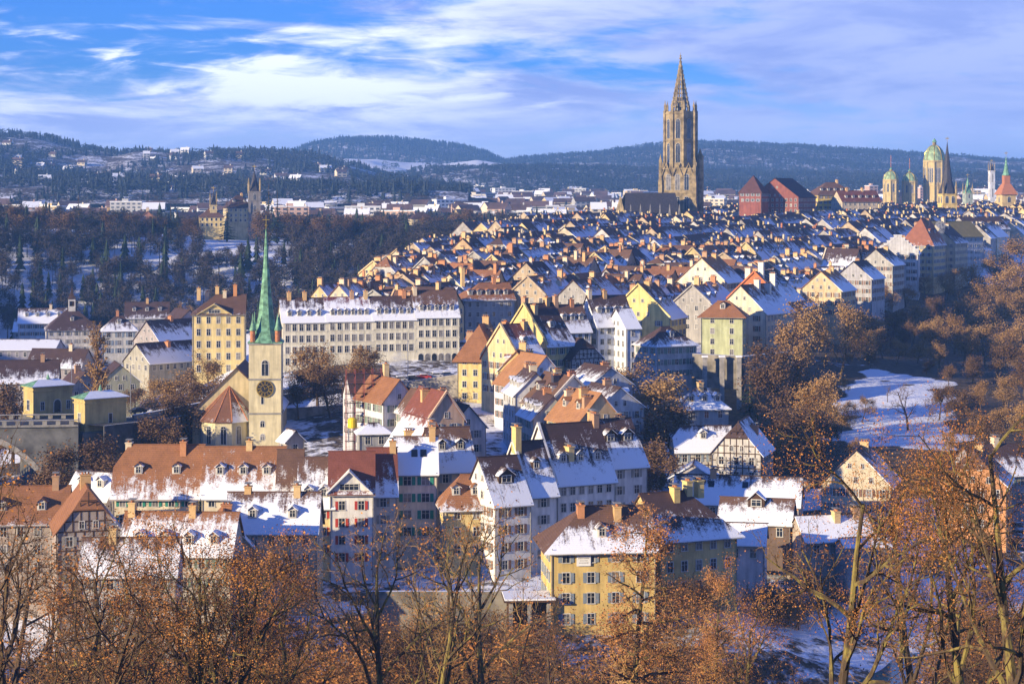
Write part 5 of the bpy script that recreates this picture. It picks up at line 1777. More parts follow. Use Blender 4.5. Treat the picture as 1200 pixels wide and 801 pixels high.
MID_ = dict(levels=4, seg=[6, 5, 4, 3], tip=[.25, .3, .35, .5], wob=[.08, .18, .22, .25], up=[.05, .06, .04, .02], crown_from=2, sides=[5, 4, 3, 3],
            kids=[9, 8, 7], start=[.25, .18, .15], ang=[50, 48, 48], len=[.62, .5, .5], taper=[.4, .35, .3], leaves=13.0, leaf=.36, leafspread=.65)
BUSH = dict(levels=4, seg=[4, 4, 3, 3], tip=[.4, .3, .35, .5], wob=[.2, .25, .25, .3], up=[.08, .08, .05, .02], crown_from=1, sides=[4, 3, 3, 3],
            kids=[10, 7, 6], start=[.05, .1, .1], ang=[55, 50, 50], len=[.85, .6, .5], taper=[.3, .3, .3], leaves=3.2, leaf=.14, leafspread=.28)


def tree_proto(seed, P, H_, R, bark, leafm, twigm, stems=1, lean=(0, 0)):
    tb = TB(seed)
    for k in range(stems):
        a = 2 * math.pi * k / max(1, stems) + seed
        d = Vector((lean[0] + (.16 * math.cos(a) if stems > 1 else 0), lean[1] + (.16 * math.sin(a) if stems > 1 else 0), 1)).normalized()
        tb.branch(Vector((.5 * math.cos(a), .5 * math.sin(a), -.6)) if stems > 1 else Vector((0, 0, -.6)), d, H_ * tb.r.uniform(.6, .74), R * (1 if stems == 1 else .72), 0, P)
    # twigs carry the height on beyond the leader
    top = max(v[2] for v in tb.c.v)
    return tb.meshes(bark, leafm, twigm) + (top,)


PROT = {
    'oak': [tree_proto(s, OAK, 20, .36, 'bark_moss', 'leaf_oak', 'twig') for s in (3, 8)],
    'stems': [tree_proto(s, dict(OAK, kids=[8, 6, 5, 5], ang=[36, 46, 48, 50]), 20, .42, 'bark_moss', 'leaf_oak', 'twig', 3) for s in (5,)],
    'few': [tree_proto(s, FEW, 20, .34, 'bark_moss', 'leaf_oak', 'twig') for s in (12, 17)],
    'bare': [tree_proto(s, BARE, 20, .30, 'bark', 'leaf_oak', 'twig') for s in (21, 23)],
    'bare_moss': [tree_proto(s, dict(BARE, kids=[8, 6, 5, 5], ang=[34, 44, 46, 48]), 20, .32, 'bark_moss', 'leaf_oak', 'twig_warm') for s in (31, 33)],
    'larch': [tree_proto(s, LARCH, 24, .30, 'bark_moss', 'leaf_larch', 'twig_warm') for s in (41, 42)],
    'lone': [tree_proto(s, dict(BARE, leaves=0.0), 16, .3, 'bark', 'twig', 'twig') for s in (51,)],
    'park': [tree_proto(s, MID_, 16, .3, 'bark', 'twig_warm', 'twig') for s in (61, 62, 63, 64)],
    'dusk': [tree_proto(s, MID_, 16, .3, 'bark', 'twig', 'twig') for s in (71, 72, 73)],
    'shrub': [tree_proto(s, BUSH, 6, .10, 'bark', 'bush', 'twig', 5) for s in (81, 82, 83)],
    'leafy_shrub': [tree_proto(s, BUSH, 6, .10, 'bark', 'leaf_oak', 'twig_warm', 5) for s in (86, 87)],
}


def conifer(seed, H_=18, rad=3.0, n=15, per=9):
    r = random.Random(seed)
    t, c = MB(), MB()
    t.tube([Vector((0, 0, -.6)), Vector((0, 0, H_ * .5)), Vector((0, 0, H_))], [.3, .2, .04], 6)
    for i in range(n):
        f = i / (n - 1)
        z = H_ * (.10 + .88 * f)
        R = rad * (1 - f) ** .85 + .15
        m = max(4, int(per * (1 - f * .5)))
        for k in range(m):
            a = 2 * math.pi * (k + r.random()) / m
            L = R * r.uniform(.7, 1.15)
            d = Vector((math.cos(a), math.sin(a), -.28))
            side = Vector((-math.sin(a), math.cos(a), 0))
            p0 = Vector((0, 0, z + r.uniform(-.3, .3)))
            for q in range(3):
                u0, u1 = q / 3, (q + 1) / 3 + .12
                wd = .34 * L * (1 - .55 * q / 3)
                A, B = p0 + d * L * u0, p0 + d * L * u1
                A = A + Vector((0, 0, .12 * r.gauss(0, 1)))
                dr = Vector((0, 0, -.32 * L * r.uniform(.2, .7)))
                c.poly([A, A + side * wd * .6 + dr * .6, B + dr * .3, A - side * wd * .6 + dr * .6])
    return t.mesh('trunk', ['bark']), c.mesh('crown', ['conifer']), H_


def poplar(seed, H_=20):
    r = random.Random(seed)
    tb = TB(seed)
    P = dict(levels=3, seg=[9, 5, 3], tip=[.1, .3, .5], wob=[.02, .08, .15], up=[.1, .16, .05], crown_from=1, sides=[6, 3, 3], kids=[80, 9], start=[.05, .05], ang=[24, 24], len=[.17, .4], taper=[.35, .3], leaves=2, leaf=.35, leafspread=.12)
    tb.branch(Vector((0, 0, -.5)), Vector((0, 0, 1)), H_ * .92, .3, 0, P)
    return tb.meshes('bark', 'twig_warm', 'twig_warm') + (H_,)


PROT['fir'] = [conifer(s, 18, 3.4) for s in (91, 92, 93)]
PROT['poplar'] = [poplar(95)]
trng = random.Random(5)
NTREE = {}


def tree(kind_, px, D, pytop, label, group=None, x=None, H_=None, name=None, wide=1.0, rot=None, pi=None, cat='tree'):
    X = PX(px, D) if x is None else x
    zb = G(X, D)
    lst = PROT[kind_]
    NTREE[kind_] = NTREE.get(kind_, 0) + 1
    tr, cr, top = lst[(NTREE[kind_] if pi is None else pi) % len(lst)]
    h = H_ if H_ is not None else max(2.0, PZ(pytop, D) - zb)
    s = h / top
    root = thing(name or {'fir': 'fir_tree', 'poplar': 'poplar_tree', 'larch': 'larch_tree', 'oak': 'oak_tree', 'stems': 'oak_tree', 'few': 'oak_tree', 'shrub': 'shrub', 'leafy_shrub': 'shrub'}.get(kind_, 'bare_tree'), label, cat, (X, D, zb), trng.uniform(0, 6.28) if rot is None else rot, group)
    root.scale = (s * wide, s * wide, s)
    put(tr, 'trunk', root)
    put(cr, 'crown', root)
    return root


FG = 'trees on the slope in front of us'
tree('stems', 258, 150, 566, 'big oak with several mossy stems and orange leaves in front of the brown-tiled houses', FG, wide=.95, rot=.4)
tree('oak', 118, 175, 590, 'orange-leaved oak before the house with blue panels', FG, wide=.9)
tree('oak', 345, 190, 618, 'round rusty oak crown right below the slim yellow house', FG, wide=.95)
tree('oak', 205, 215, 640, 'low orange oak between the long snowy house and the many-stemmed oak', FG)
tree('bare_moss', 442, 155, 588, 'tall bare tree with two dark upright limbs before the white gable house', FG, wide=.8, pi=0)
tree('bare_moss', 512, 172, 556, 'slender bare tree with a straight trunk before the pink house', FG, wide=.8, pi=1)
tree('bare_moss', 560, 235, 588, 'spreading mossy bare tree at the yellow cottage', FG, wide=.9, pi=0)
tree('larch', 733, 190, 574, 'tall russet larch in front of the ochre yellow house', FG, wide=1.0)
tree('few', 972, 112, 436, 'great oak with bright orange leaves and a straight mossy trunk before the river bank', FG, wide=.82, rot=1.0, pi=0)
tree('few', 1135, 118, 468, 'leaning oak with mossy limbs at the picture edge, before the river', FG, wide=.8, rot=2.6, pi=1)
tree('few', 1200, 105, 372, 'tall mossy oak cut by the picture edge near the leaning oak', FG, wide=.8, rot=4.0, pi=0)
tree('few', 1085, 175, 520, 'thin oak between the great oak and the leaning oak', FG, wide=.8, pi=1)
tree('oak', 880, 205, 640, 'rusty young oak by the pale yellow house and the great oak', FG, wide=.75)
tree('larch', 835, 225, 655, 'small russet larch by the arched stair windows of the pale yellow house', FG, wide=.8)
tree('bare', 18, 140, 552, 'dark bare tree at the picture corner before the long grey house', FG, wide=1.0, pi=0)
tree('bare', 75, 165, 610, 'dark bare tree with a thin crown before the brown gabled house', FG, wide=.95, pi=1)
tree('bare', -25, 130, 470, 'dark bare tree reaching in over the bridge arch', FG, wide=.8, pi=0)
tree('bare', 40, 215, 640, 'low dark bare tree between the two corner trees', FG, wide=1.1, pi=1)
tree('oak', 168, 200, 606, 'rusty oak behind the many-stemmed oak, towards the picture edge', FG, wide=.85, pi=0)
tree('oak', 305, 208, 612, 'rusty oak between the many-stemmed oak and the slim yellow house', FG, wide=.8, pi=1)
tree('bare', 108, 150, 588, 'dark bare tree overlapping the house with blue panels', FG, wide=1.1, pi=1)
tree('bare', -5, 190, 590, 'dark bare tree half cut by the picture edge', FG, wide=1.2, pi=1)
tree('bare', 640, 215, 690, 'dark bare sapling by the corner of the ochre yellow house', FG, wide=1.1)
# shrubs along the bottom of the slope
sh_names = [(60, 700), (115, 735), (165, 715), (200, 752), (245, 735), (300, 748), (345, 722), (395, 738), (430, 752), (470, 716), (505, 748), (545, 742), (590, 752), (620, 735), (665, 742), (700, 756), (745, 764), (790, 752), (830, 765), (870, 742), (915, 757), (955, 768), (1005, 775), (1050, 781), (1095, 768), (1140, 758), (1180, 740), (20, 742), (385, 690), (325, 682), (690, 715), (770, 712), (1165, 690), (150, 700), (565, 705)]
near = [(90, 'brown gabled house'), (180, 'house with blue panels'), (250, 'many-stemmed oak'), (330, 'round rusty oak'), (400, 'slim yellow house'), (445, 'two-limbed bare tree'), (520, 'straight slender bare tree'), (600, 'embankment wall'), (690, 'ochre yellow house'), (760, 'russet larch'), (860, 'pale yellow house'), (935, 'quay wall'), (1010, 'great oak'), (1090, 'thin oak'), (1220, 'leaning oak')]
tone = ['brown', 'russet', 'dark brown', 'copper', 'rusty', 'ochre', 'dull orange']
used = {}
for i, (px, py) in enumerate(sh_names):
    D = trng.uniform(228, 268) if py > 715 else trng.uniform(262, 285)
    n = [b for a, b in near if px <= a][0]
    u = used.setdefault(n, 0)
    used[n] += 1
    lab = '%s leafy shrub on the slope %s the %s' % (tone[(i * 3) % 7], ['below', 'a step downhill of', 'just beside', 'behind'][u % 4], n)
    tree('leafy_shrub' if trng.random() < .5 else 'shrub', px, D, py + (18 if 330 < px < 800 else (26 if px > 800 and px < 1110 else 4)), lab, 'shrubs along the foot of the slope', wide=trng.uniform(.9, 1.25), cat='shrub')

# brush on the river bank and between the gardens
bank = [(805, 690, 300), (812, 655, 318), (905, 660, 335), (930, 690, 330), (960, 668, 345), (995, 690, 350), (1035, 672, 362), (1065, 690, 352), (1100, 665, 372), (1130, 690, 340), (1165, 665, 362), (1195, 680, 330), (1120, 735, 300), (1160, 745, 285), (1190, 725, 300), (1150, 640, 392), (1085, 640, 396), (1190, 630, 400), (940, 640, 372), (1050, 622, 398), (920, 618, 398), (1120, 615, 405), (1020, 610, 402), (450, 700, 300), (490, 706, 303), (540, 698, 306), (585, 704, 304), (618, 708, 300)]
bn = ['below the little pink-walled shed', 'before the dark barn', 'by the two chimney cottage', 'on the snowy quay', 'under the orange-brick house', 'at the foot of the cream gabled house']
for i, (px, py, D) in enumerate(bank):
    w = 'under the embankment wall' if px < 640 else bn[0] if px < 860 else (bn[3] if py > 715 else (bn[1] if px < 945 else (bn[2] if px < 1040 and py > 640 else (bn[5] if px < 1090 else bn[4]))))
    lab = '%s %s shrub %s' % (['tall', 'low', 'broad', 'ragged', 'thin'][i % 5], ['dark', 'russet', 'brown', 'dull ochre', 'copper', 'blackish'][(i * 5 + i // 6) % 6], w)
    tree('leafy_shrub' if i % 3 == 0 else 'shrub', px, D, py, lab, 'shrubs of the river bank', wide=trng.uniform(1.1, 1.6), cat='shrub')

# trees in the town
TW = 'trees between the houses'
for kd, px, D, pt, lab, wd in [
    ('park', 372, 520, 396, 'broad round brown tree in the park beside the church spire', 1.4),
    ('park', 430, 535, 400, 'smaller round brown tree before the arcade end of the terrace', 1.25),
    ('dusk', 388, 500, 418, 'dark lower tree under the broad round brown tree', 1.0),
    ('dusk', 350, 505, 425, 'dark tree tight against the church tower', .9),
    ('park', 243, 540, 408, 'ochre bare tree in front of the tall yellow palace', 1.1),
    ('park', 205, 520, 425, 'ochre bush-like tree above the bridge road', 1.2),
    ('dusk', 212, 480, 458, 'dark bare tree below the bridge road next to the church apse', 1.3),
    ('dusk', 185, 465, 480, 'dark bare tree in the gorge beside the stone pier', 1.2),
    ('dusk', 66, 430, 512, 'dark tree in the gorge under the bridge arch', 1.1),
    ('dusk', 122, 430, 508, 'dark tree at the foot of the stone pier', 1.1),
    ('park', 178, 540, 438, 'ochre bushy tree on the slope behind the bridge road', 1.3),
    ('dusk', 158, 560, 452, 'dark tree on the slope by the olive workshop gable', 1.2),
    ('dusk', 228, 510, 440, 'dark tree crowded between yellow palace slope and church', 1.3),
    ('dusk', 15, 520, 440, 'dark tree behind the bridge parapet at the picture edge', 1.1),
    ('park', 770, 470, 428, 'large brown tree with a dark foot beside the half-timbered hill house', 1.25),
    ('dusk', 775, 440, 470, 'dark tree in the hollow under the large brown tree', 1.4),
    ('dusk', 760, 405, 505, 'dark bare tree behind the house with wide timber dormers', 1.2),
    ('park', 740, 500, 412, 'small russet tree on the orange roof side of the hill house', 1.2),
    ('park', 934, 575, 335, 'tall brown tree in front of the long cream house', .85),
    ('park', 984, 590, 345, 'tall reddish tree before the shaded park-edge houses', .85),
    ('dusk', 905, 520, 395, 'bare tree over the terrace wall', 1.0),
    ('park', 960, 500, 430, 'thin brown tree below the terrace wall end', 1.0),
]:
    tree(kd, px, D, pt, lab, TW, wide=wd)
tree('fir', 879, 505, 426, 'lone dark fir beside the terrace wall pillars', TW, wide=1.15)
tree('poplar', 115, 525, 373, 'tall slim brown poplar behind the nearer bridge pavilion', TW, wide=1.9)
tree('poplar', 212, 800, 352, 'short brown poplar by the river weir near the yellow palace', TW, wide=1.8)
tree('poplar', 224, 790, 356, 'second short poplar by the river weir, closest to the yellow palace', TW, wide=1.8)
tree('lone', 1064, 520, 440, 'solitary bare tree standing on the snowy meadow', TW, wide=1.1)
tree('lone', 1040, 560, 448, 'thin bare sapling uphill of the solitary meadow tree', TW, wide=1.0)

# the park wood on the shaded side of the old town: every crown its own tree
PK = 'trees of the park wood'
prng = random.Random(77)
spots = []
where = [(985, 'beside the tall reddish tree'), (1030, 'under the stepped gable house'), (1080, 'below the steep red-brown roof'), (1130, 'below the golden tiled house'), (1175, 'beneath the clock tower'), (1260, 'at the picture edge')]
band = [(520, 'bordering the snowy meadow'), (590, 'on the lower slope'), (660, 'in mid slope'), (740, 'on the upper slope'), (860, 'close under the houses')]
for (px, D, pt) in [(1010, 800, 338), (1035, 780, 330), (1062, 800, 326), (1085, 840, 322), (1110, 850, 316), (1140, 870, 302), (1165, 900, 292), (1190, 910, 276), (1205, 860, 300), (1178, 850, 312), (1150, 820, 326), (1125, 790, 336), (1098, 770, 344), (1070, 740, 352), (1042, 720, 356), (1015, 710, 362), (990, 690, 372), (1008, 660, 384), (1035, 670, 378), (1062, 690, 372), (1090, 700, 366), (1118, 730, 356), (1146, 750, 348), (1172, 780, 340), (1200, 790, 334),
                   (1205, 720, 360), (1180, 700, 366), (1155, 680, 376), (1128, 660, 384), (1100, 640, 394), (1075, 640, 398), (1050, 640, 396), (1020, 630, 402), (995, 620, 408), (968, 610, 415), (1085, 600, 420), (1112, 590, 424), (1140, 600, 412), (1168, 620, 402), (1195, 640, 396), (1200, 580, 420), (1175, 560, 434), (1150, 545, 444), (1125, 540, 452), (1100, 545, 446), (990, 565, 436), (960, 545, 452), (935, 540, 440), (950, 500, 478), (975, 480, 492), (1000, 470, 512), (1150, 490, 478), (1180, 500, 470), (1205, 520, 460), (1115, 480, 500), (920, 480, 470), (905, 460, 500), (1010, 530, 458), (985, 520, 470)]:
    w1 = [b for a, b in where if px <= a][0]
    w2 = [b for a, b in band if D <= a or a == 860][0]
    warm = prng.random() < .68  # most crowns take the lighter twigs, sunlight put into their colour
    lab = '%s bare tree %s of the park wood, %s' % ('brown' if warm else 'dark', w2, w1)
    tree('park' if warm else 'dusk', px, D + prng.uniform(-12, 12), pt + prng.uniform(-4, 4), lab, PK, wide=prng.uniform(1.0, 1.35))

# plateau trees that stand out against the hazy plain
PL = 'trees along the edge of the wooded plateau'
pl = [('fir', 92, 1110, 226), ('fir', 106, 1120, 236), ('fir', 200, 1120, 236), ('fir', 208, 1110, 244), ('fir', 315, 1150, 214), ('fir', 325, 1150, 222), ('fir', 337, 1160, 236), ('fir', 266, 1140, 232), ('fir', 360, 1150, 238), ('fir', 388, 1160, 240), ('fir', 472, 1240, 234), ('fir', 478, 1250, 242), ('dusk', 20, 1100, 236), ('dusk', 45, 1110, 240), ('dusk', 66, 1090, 244), ('dusk', 130, 1100, 246), ('dusk', 152, 1110, 248), ('dusk', 176, 1120, 250),
      ('dusk', 225, 1100, 250), ('dusk', 305, 1120, 244), ('dusk', 345, 1130, 246), ('dusk', 372, 1120, 248), ('dusk', 402, 1140, 248), ('dusk', 418, 1150, 252), ('dusk', 440, 1180, 248), ('dusk', 455, 1200, 252), ('dusk', 510, 1280, 250), ('dusk', 535, 1300, 246), ('dusk', 552, 1320, 242), ('dusk', 580, 1400, 248), ('fir', 530, 1330, 236), ('fir', 690, 1500, 238)]
ref = [(80, 'near the picture edge'), (150, 'by the grey steep-roofed villa'), (215, 'by the red-roofed villa'), (275, 'by the yellow villa'), (330, 'next to the castle-like museum'), (380, 'between castle-like museum and church spire'), (460, 'above the wooded bend'), (515, 'by the cream square villa'), (620, 'beyond the cream square villa'), (900, 'before the minster choir')]
cnt = {}
for kd, px, D, pt in pl:
    w1 = [b for a, b in ref if px <= a][0]
    key = (kd, w1)
    cnt[key] = cnt.get(key, 0) + 1
    adj = ['tall', 'lower', 'short', 'slender'][cnt[key] - 1]
    lab = '%s %s on the plateau %s' % (adj, 'dark fir' if kd == 'fir' else 'bare round tree', w1)
    tree(kd, px, D, pt, lab, PL, wide=1.2 if kd == 'fir' else 1.25)


# ------------------------------------------------------------------ woods that read as one mass
def merged(name, items, label, light=True):
    V, Fc, mi_, n = [], [], [], 0
    mats = []
    for (tr, cr), (x, y, z), s, w, a in items:
        ca, sa = math.cos(a), math.sin(a)
        R = np.array([[ca * s * w, -sa * s * w, 0], [sa * s * w, ca * s * w, 0], [0, 0, s]])
        for v, f, m in (tr, cr):
            V.append(v @ R.T + np.array([x, y, z]))
            Fc.append((f + n))
            mi_.append(np.full(len(f), m))
            n += len(v)
    return V, Fc, mi_


def light_bare(seed, H_=15, rad=4.5):
    """far bare tree: trunk, some limbs and a veil of twig slivers"""
    r = np.random.RandomState(seed)
    vs, fs = [], []
    n = 0

    def quad(a, b, w):
        nonlocal n
        d = b - a
        s = np.cross(d, r.normal(size=3))
        s = s / (np.linalg.norm(s) + 1e-9) * w
        vs.extend([a - s, a + s, b + s * .4, b - s * .4])
        fs.append([n, n + 1, n + 2, n + 3])
        n += 4
    for k in range(2):
        quad(np.array([0, 0, -1.]), np.array([0, 0, H_ * .7]), .28)
    nt_ = len(fs)
    for k in range(150):
        t = r.uniform(0, 1)
        a = r.uniform(0, 6.28)
        el = r.uniform(-.35, 1.3)
        rr = rad * r.uniform(.45, 1)
        c = np.array([math.cos(a) * math.cos(el) * rr, math.sin(a) * math.cos(el) * rr, H_ * .55 + math.sin(el) * H_ * .42 * r.uniform(.5, 1)])
        st = np.array([0, 0, H_ * r.uniform(.25, .6)])
        quad(st + (c - st) * .55, c, .10)
        for q in range(2):
            e = c + r.normal(size=3) * np.array([1.2, 1.2, .9])
            quad(c, e, .13)
    return np.array(vs), np.array(fs)


def light_fir(seed, H_=17, rad=2.8, rings=6, n=7):
    r = np.random.RandomState(seed)
    vs, fs = [], []
    k0 = 0
    for i in range(rings):
        f0, f1 = i / rings, (i + 1.5) / rings
        z0, z1 = H_ * (.08 + .9 * f0), min(H_, H_ * (.08 + .92 * f1))
        R = rad * (1 - f0) ** .9 + .2
        for k in range(n):
            a, b = 2 * math.pi * k / n, 2 * math.pi * (k + 1) / n
            ra, rb = R * r.uniform(.7, 1.2), R * r.uniform(.7, 1.2)
            vs.extend([[ra * math.cos(a), ra * math.sin(a), z0 + r.uniform(-.5, .3)], [rb * math.cos(b), rb * math.sin(b), z0 + r.uniform(-.5, .3)], [0, 0, z1]])
            fs.append([k0, k0 + 1, k0 + 2])
            k0 += 3
    return np.array(vs), np.array(fs)


def stuff_wood(name, label, pts, protos, mats, cast=True):
    """pts: (x, y, z, scale, width, proto)"""
    V, FL, LT, MI, n = [], [], [], [], 0
    r = np.random.RandomState(3)
    for x, y, z, s, w, p in pts:
        v, f, m = protos[p]
        a = r.uniform(0, 6.28)
        ca, sa = math.cos(a), math.sin(a)
        R = np.array([[ca * s * w, -sa * s * w, 0], [sa * s * w, ca * s * w, 0], [0, 0, s]])
        V.append(v @ R.T + np.array([x, y, z]))
        FL.append((f + n).ravel())
        LT.append(np.full(len(f), f.shape[1]))
        MI.append(np.full(len(f), m))
        n += len(v)
    V = np.concatenate(V); FL = np.concatenate(FL); LT = np.concatenate(LT); MI = np.concatenate(MI)
    me = bpy.data.meshes.new(name)
    me.vertices.add(len(V))
    me.vertices.foreach_set('co', V.ravel())
    me.loops.add(len(FL))
    me.loops.foreach_set('vertex_index', FL.astype(np.int32))
    me.polygons.add(len(LT))
    ls = np.concatenate([[0], np.cumsum(LT)[:-1]]).astype(np.int32)
    me.polygons.foreach_set('loop_start', ls)
    me.polygons.foreach_set('material_index', MI.astype(np.int32))
    for m in mats:
        me.materials.append(M[m])
    me.update(calc_edges=True)
    me.validate()
    o = kind(put(me, name), 'stuff')
    o['label'] = label
    return o


LB = [light_bare(s) + (0,) for s in (1, 2, 3, 4)]
LF = [light_fir(s) + (1,) for s in (5, 6)]
wr = np.random.RandomState(11)
pts = []
X = np.concatenate([wr.uniform(-330, 0, 1650), wr.uniform(-110, 60, 1500)])
Y = np.concatenate([wr.uniform(925, 1180, 1650), wr.uniform(960, 1450, 1500)])
Z = ground_np(X, Y)
pxs = X / Y * F + 600
kept = []
for x, y, z, p in zip(X, Y, Z, pxs):
    if p < -70 or z < 5:
        continue
    if p > 470:
        if x > np.interp(y, [800, 960, 1080, 1450], [-58, -46, -20, 50]) - 14 or wr.rand() < .3:
            continue
    elif y > 1075 and (wr.rand() < .72 or 225 < p < 335):
        continue
    if 400 < p < 470 and y < 980 and wr.rand() < .5:
        continue
    if abs(p - 92) < 5 and y < 1010:
        continue                       # the snowy cut in the wood
    cell = (int(x / 5.2), int(y / 5.2))
    if cell in kept:
        continue
    kept.append(cell)
    fir = wr.rand() < (.10 + .12 * (math.sin(p / 23.) > .6))
    pts.append((x, y, z, wr.uniform(.75, 1.2), wr.uniform(.8, 1.15), 4 + wr.randint(2) if fir else wr.randint(4)))
print('slope wood', len(pts))
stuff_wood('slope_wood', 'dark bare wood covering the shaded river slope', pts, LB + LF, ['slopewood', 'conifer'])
# wooded heights that shade the river quarter, outside the picture and cut by its edge
pts = []
for _ in range(700):
    y = wr.uniform(330, 900)
    x = wr.uniform(-430, -260)
    z = G(x, y)
    if x / y * F + 600 > -15 or z < 20:
        continue
    pts.append((x, y, z, wr.uniform(.8, 1.2), 1.0, wr.randint(4)))
# ------------------------------------------------------------------ far hills
def interp(prof, px):
    return np.interp(px, [p[0] for p in prof], [p[1] for p in prof])


def make_hill(name, D, depth, prof, base, mat, seed, bare=.32, nx=140, ny=26):
    px = np.linspace(prof[0][0], prof[-1][0], nx)
    tt = np.concatenate([np.linspace(0, 1, ny), np.linspace(1.15, 2.2, 7)])
    V = []
    for t in tt:
        y = D - depth + depth * t
        X = (px - 600) / F * D * (y / D) ** .6
        zc = ZC - (interp(prof, px) - HY) * D / F
        k = min(t, 1)
        k = k * k * (3 - 2 * k) if t <= 1 else 1 - (t - 1) * .5
        z = base + (zc - base) * k
        z = z + smooth_noise(X + seed * 31, y + 0 * X, .006) * 9 * min(1, t * 2) * (1 - .7 * (abs(t - 1) < .2)) + smooth_noise(X, y + 0 * X, .02) * 2 * (t < .95)
        if t == 0:
            z = z * 0 + base - 12
        V.append(np.stack([X, np.full(nx, y), z], 1))
    n = len(tt)
    P = np.concatenate(V)
    idx = np.arange(n * nx).reshape(n, nx)
    fc = np.stack([idx[:-1, :-1], idx[:-1, 1:], idx[1:, 1:], idx[1:, :-1]], -1).reshape(-1, 4)
    me = bpy.data.meshes.new(name)
    me.from_pydata(P.tolist(), [], fc.tolist())
    me.polygons.foreach_set('use_smooth', [True] * len(fc))
    me.materials.append(M[mat])
    at = me.attributes.new('bare', 'FLOAT', 'POINT')
    at.data.foreach_set('value', np.full(len(P), bare))
    kind(put(me, name), 'structure')
    return P.reshape(n, nx, 3), ny


def hill_points(grid, ny, count, rs, smin, smax, tmin=.15, clear=None, tmax=1.05, protos=(0, 1)):
    n, nx, _ = grid.shape
    out = []
    for _ in range(count):
        a = rs.uniform(tmin, tmax) * (ny - 1)
        b = rs.uniform(0, nx - 1.001)
        i, j = int(a), int(b)
        if i >= n - 1:
            continue
        fa, fb = a - i, b - j
        p = grid[i, j] * (1 - fa) * (1 - fb) + grid[i + 1, j] * fa * (1 - fb) + grid[i, j + 1] * (1 - fa) * fb + grid[i + 1, j + 1] * fa * fb
        if clear is not None and clear(p, a / (ny - 1)):
            continue
        out.append((p[0], p[1], p[2] - 1, rs.uniform(smin, smax), rs.uniform(1.0, 1.5), protos[rs.randint(len(protos))]))
    return out


def crown_blob(seed, H_=15, R=5.5):
    """far broadleaf crown: ragged lumpy shell on a trunk"""
    r = np.random.RandomState(seed)
    vs, fs, n = [], [], 0
    for k in range(46):
        a, el = r.uniform(0, 6.28), r.uniform(-.7, 1.4)
        rr = R * r.uniform(.55, 1.05)
        c = np.array([rr * math.cos(a) * math.cos(el), rr * math.sin(a) * math.cos(el), H_ * .58 + math.sin(el) * H_ * .40])
        q = r.normal(size=(3, 3)) * np.array([1.5, 1.5, 1.1])
        vs.extend((c + q).tolist())
        fs.append([n, n + 1, n + 2])
        n += 3
    return np.array(vs), np.array(fs)


FP = [light_fir(s, 20, 3.6, 4, 5) + (0,) for s in (1, 2)] + [crown_blob(s) + (0,) for s in (3, 4, 5)]
rs = np.random.RandomState(9)
hA, nA = make_hill('near_hill', 3600, 1700, [(-260, 146), (-150, 150), (0, 159), (60, 163), (120, 178), (165, 187), (190, 183), (240, 185), (290, 181), (340, 181), (380, 187), (430, 200), (500, 222), (560, 240)], 80, 'ground', 1)
hB, nB = make_hill('far_hill', 6000, 1500, [(230, 200), (300, 190), (350, 180), (365, 173), (400, 165), (450, 164), (500, 169), (540, 173), (570, 180), (590, 190), (640, 204), (700, 215)], 95, 'ground', 2)
hS, nS = make_hill('snow_hill', 5200, 900, [(280, 205), (380, 189), (400, 186), (440, 186), (480, 191), (520, 193), (560, 189), (620, 197), (700, 210)], 92, 'ground', 3, -.2)
hC, nC = make_hill('wooded_ridge', 3800, 900, [(420, 230), (470, 214), (500, 205), (560, 200), (640, 198), (700, 200), (760, 201), (820, 204), (1000, 208), (1300, 212)], 80, 'ground', 4)
hD, nD = make_hill('long_hill', 5600, 1900, [(540, 210), (560, 204), (600, 190), (650, 185), (700, 181), (750, 174), (780, 171), (820, 169), (880, 171), (930, 174), (1000, 179), (1060, 183), (1150, 189), (1200, 192), (1400, 200)], 92, 'ground', 5)
pts = []
openA = lambda p, t: t < .93 and (math.sin(p[0] * .011 + p[1] * .007) + math.sin(p[0] * .023 - p[1] * .013 + 2) > .35)
pts += hill_points(hA, nA, 12000, rs, .42, .8, .0, openA, 1.05, (0, 1, 2, 3, 4))
pts += hill_points(hB, nB, 7000, rs, .6, .95, .1, None, 1.05, (0, 1, 0, 1, 2))
pts += hill_points(hS, nS, 500, rs, .7, 1.1, .1, lambda p, t: math.sin(p[0] * .02) + math.sin(p[0] * .007 + p[1] * .01) < .9, 1.0, (2, 3, 4))
pts += hill_points(hC, nC, 6500, rs, .5, .8, .0, None, 1.05, (0, 2, 3, 4))
pts += hill_points(hD, nD, 15000, rs, .5, .85, .0, lambda p, t: t < .75 and math.sin(p[0] * .006 + 1) + math.sin(p[0] * .015 + p[1] * .008) > 1.1, 1.05, (0, 1, 2, 3, 4))
# the tree-strewn plain between the houses
for _ in range(4200):
    y = math.exp(rs.uniform(math.log(1450), math.log(3700)))
    px = rs.uniform(-60, 1260)
    if rs.rand() < .3:
        y = rs.uniform(1250, 1700)
    x = PX(px, y)
    if y < 1650 and px > 680:
        continue
    pts.append((x, y, float(50 + min(max((y - 1600) / 2200, 0), 1.6) * 34), rs.uniform(.4, .8), rs.uniform(1.0, 1.5), (2, 3, 4, 0)[rs.randint(4)]))
stuff_wood('far_wood', 'woods tinted haze-blue over the far hills and plain', pts, FP, ['farwood_hazed'])

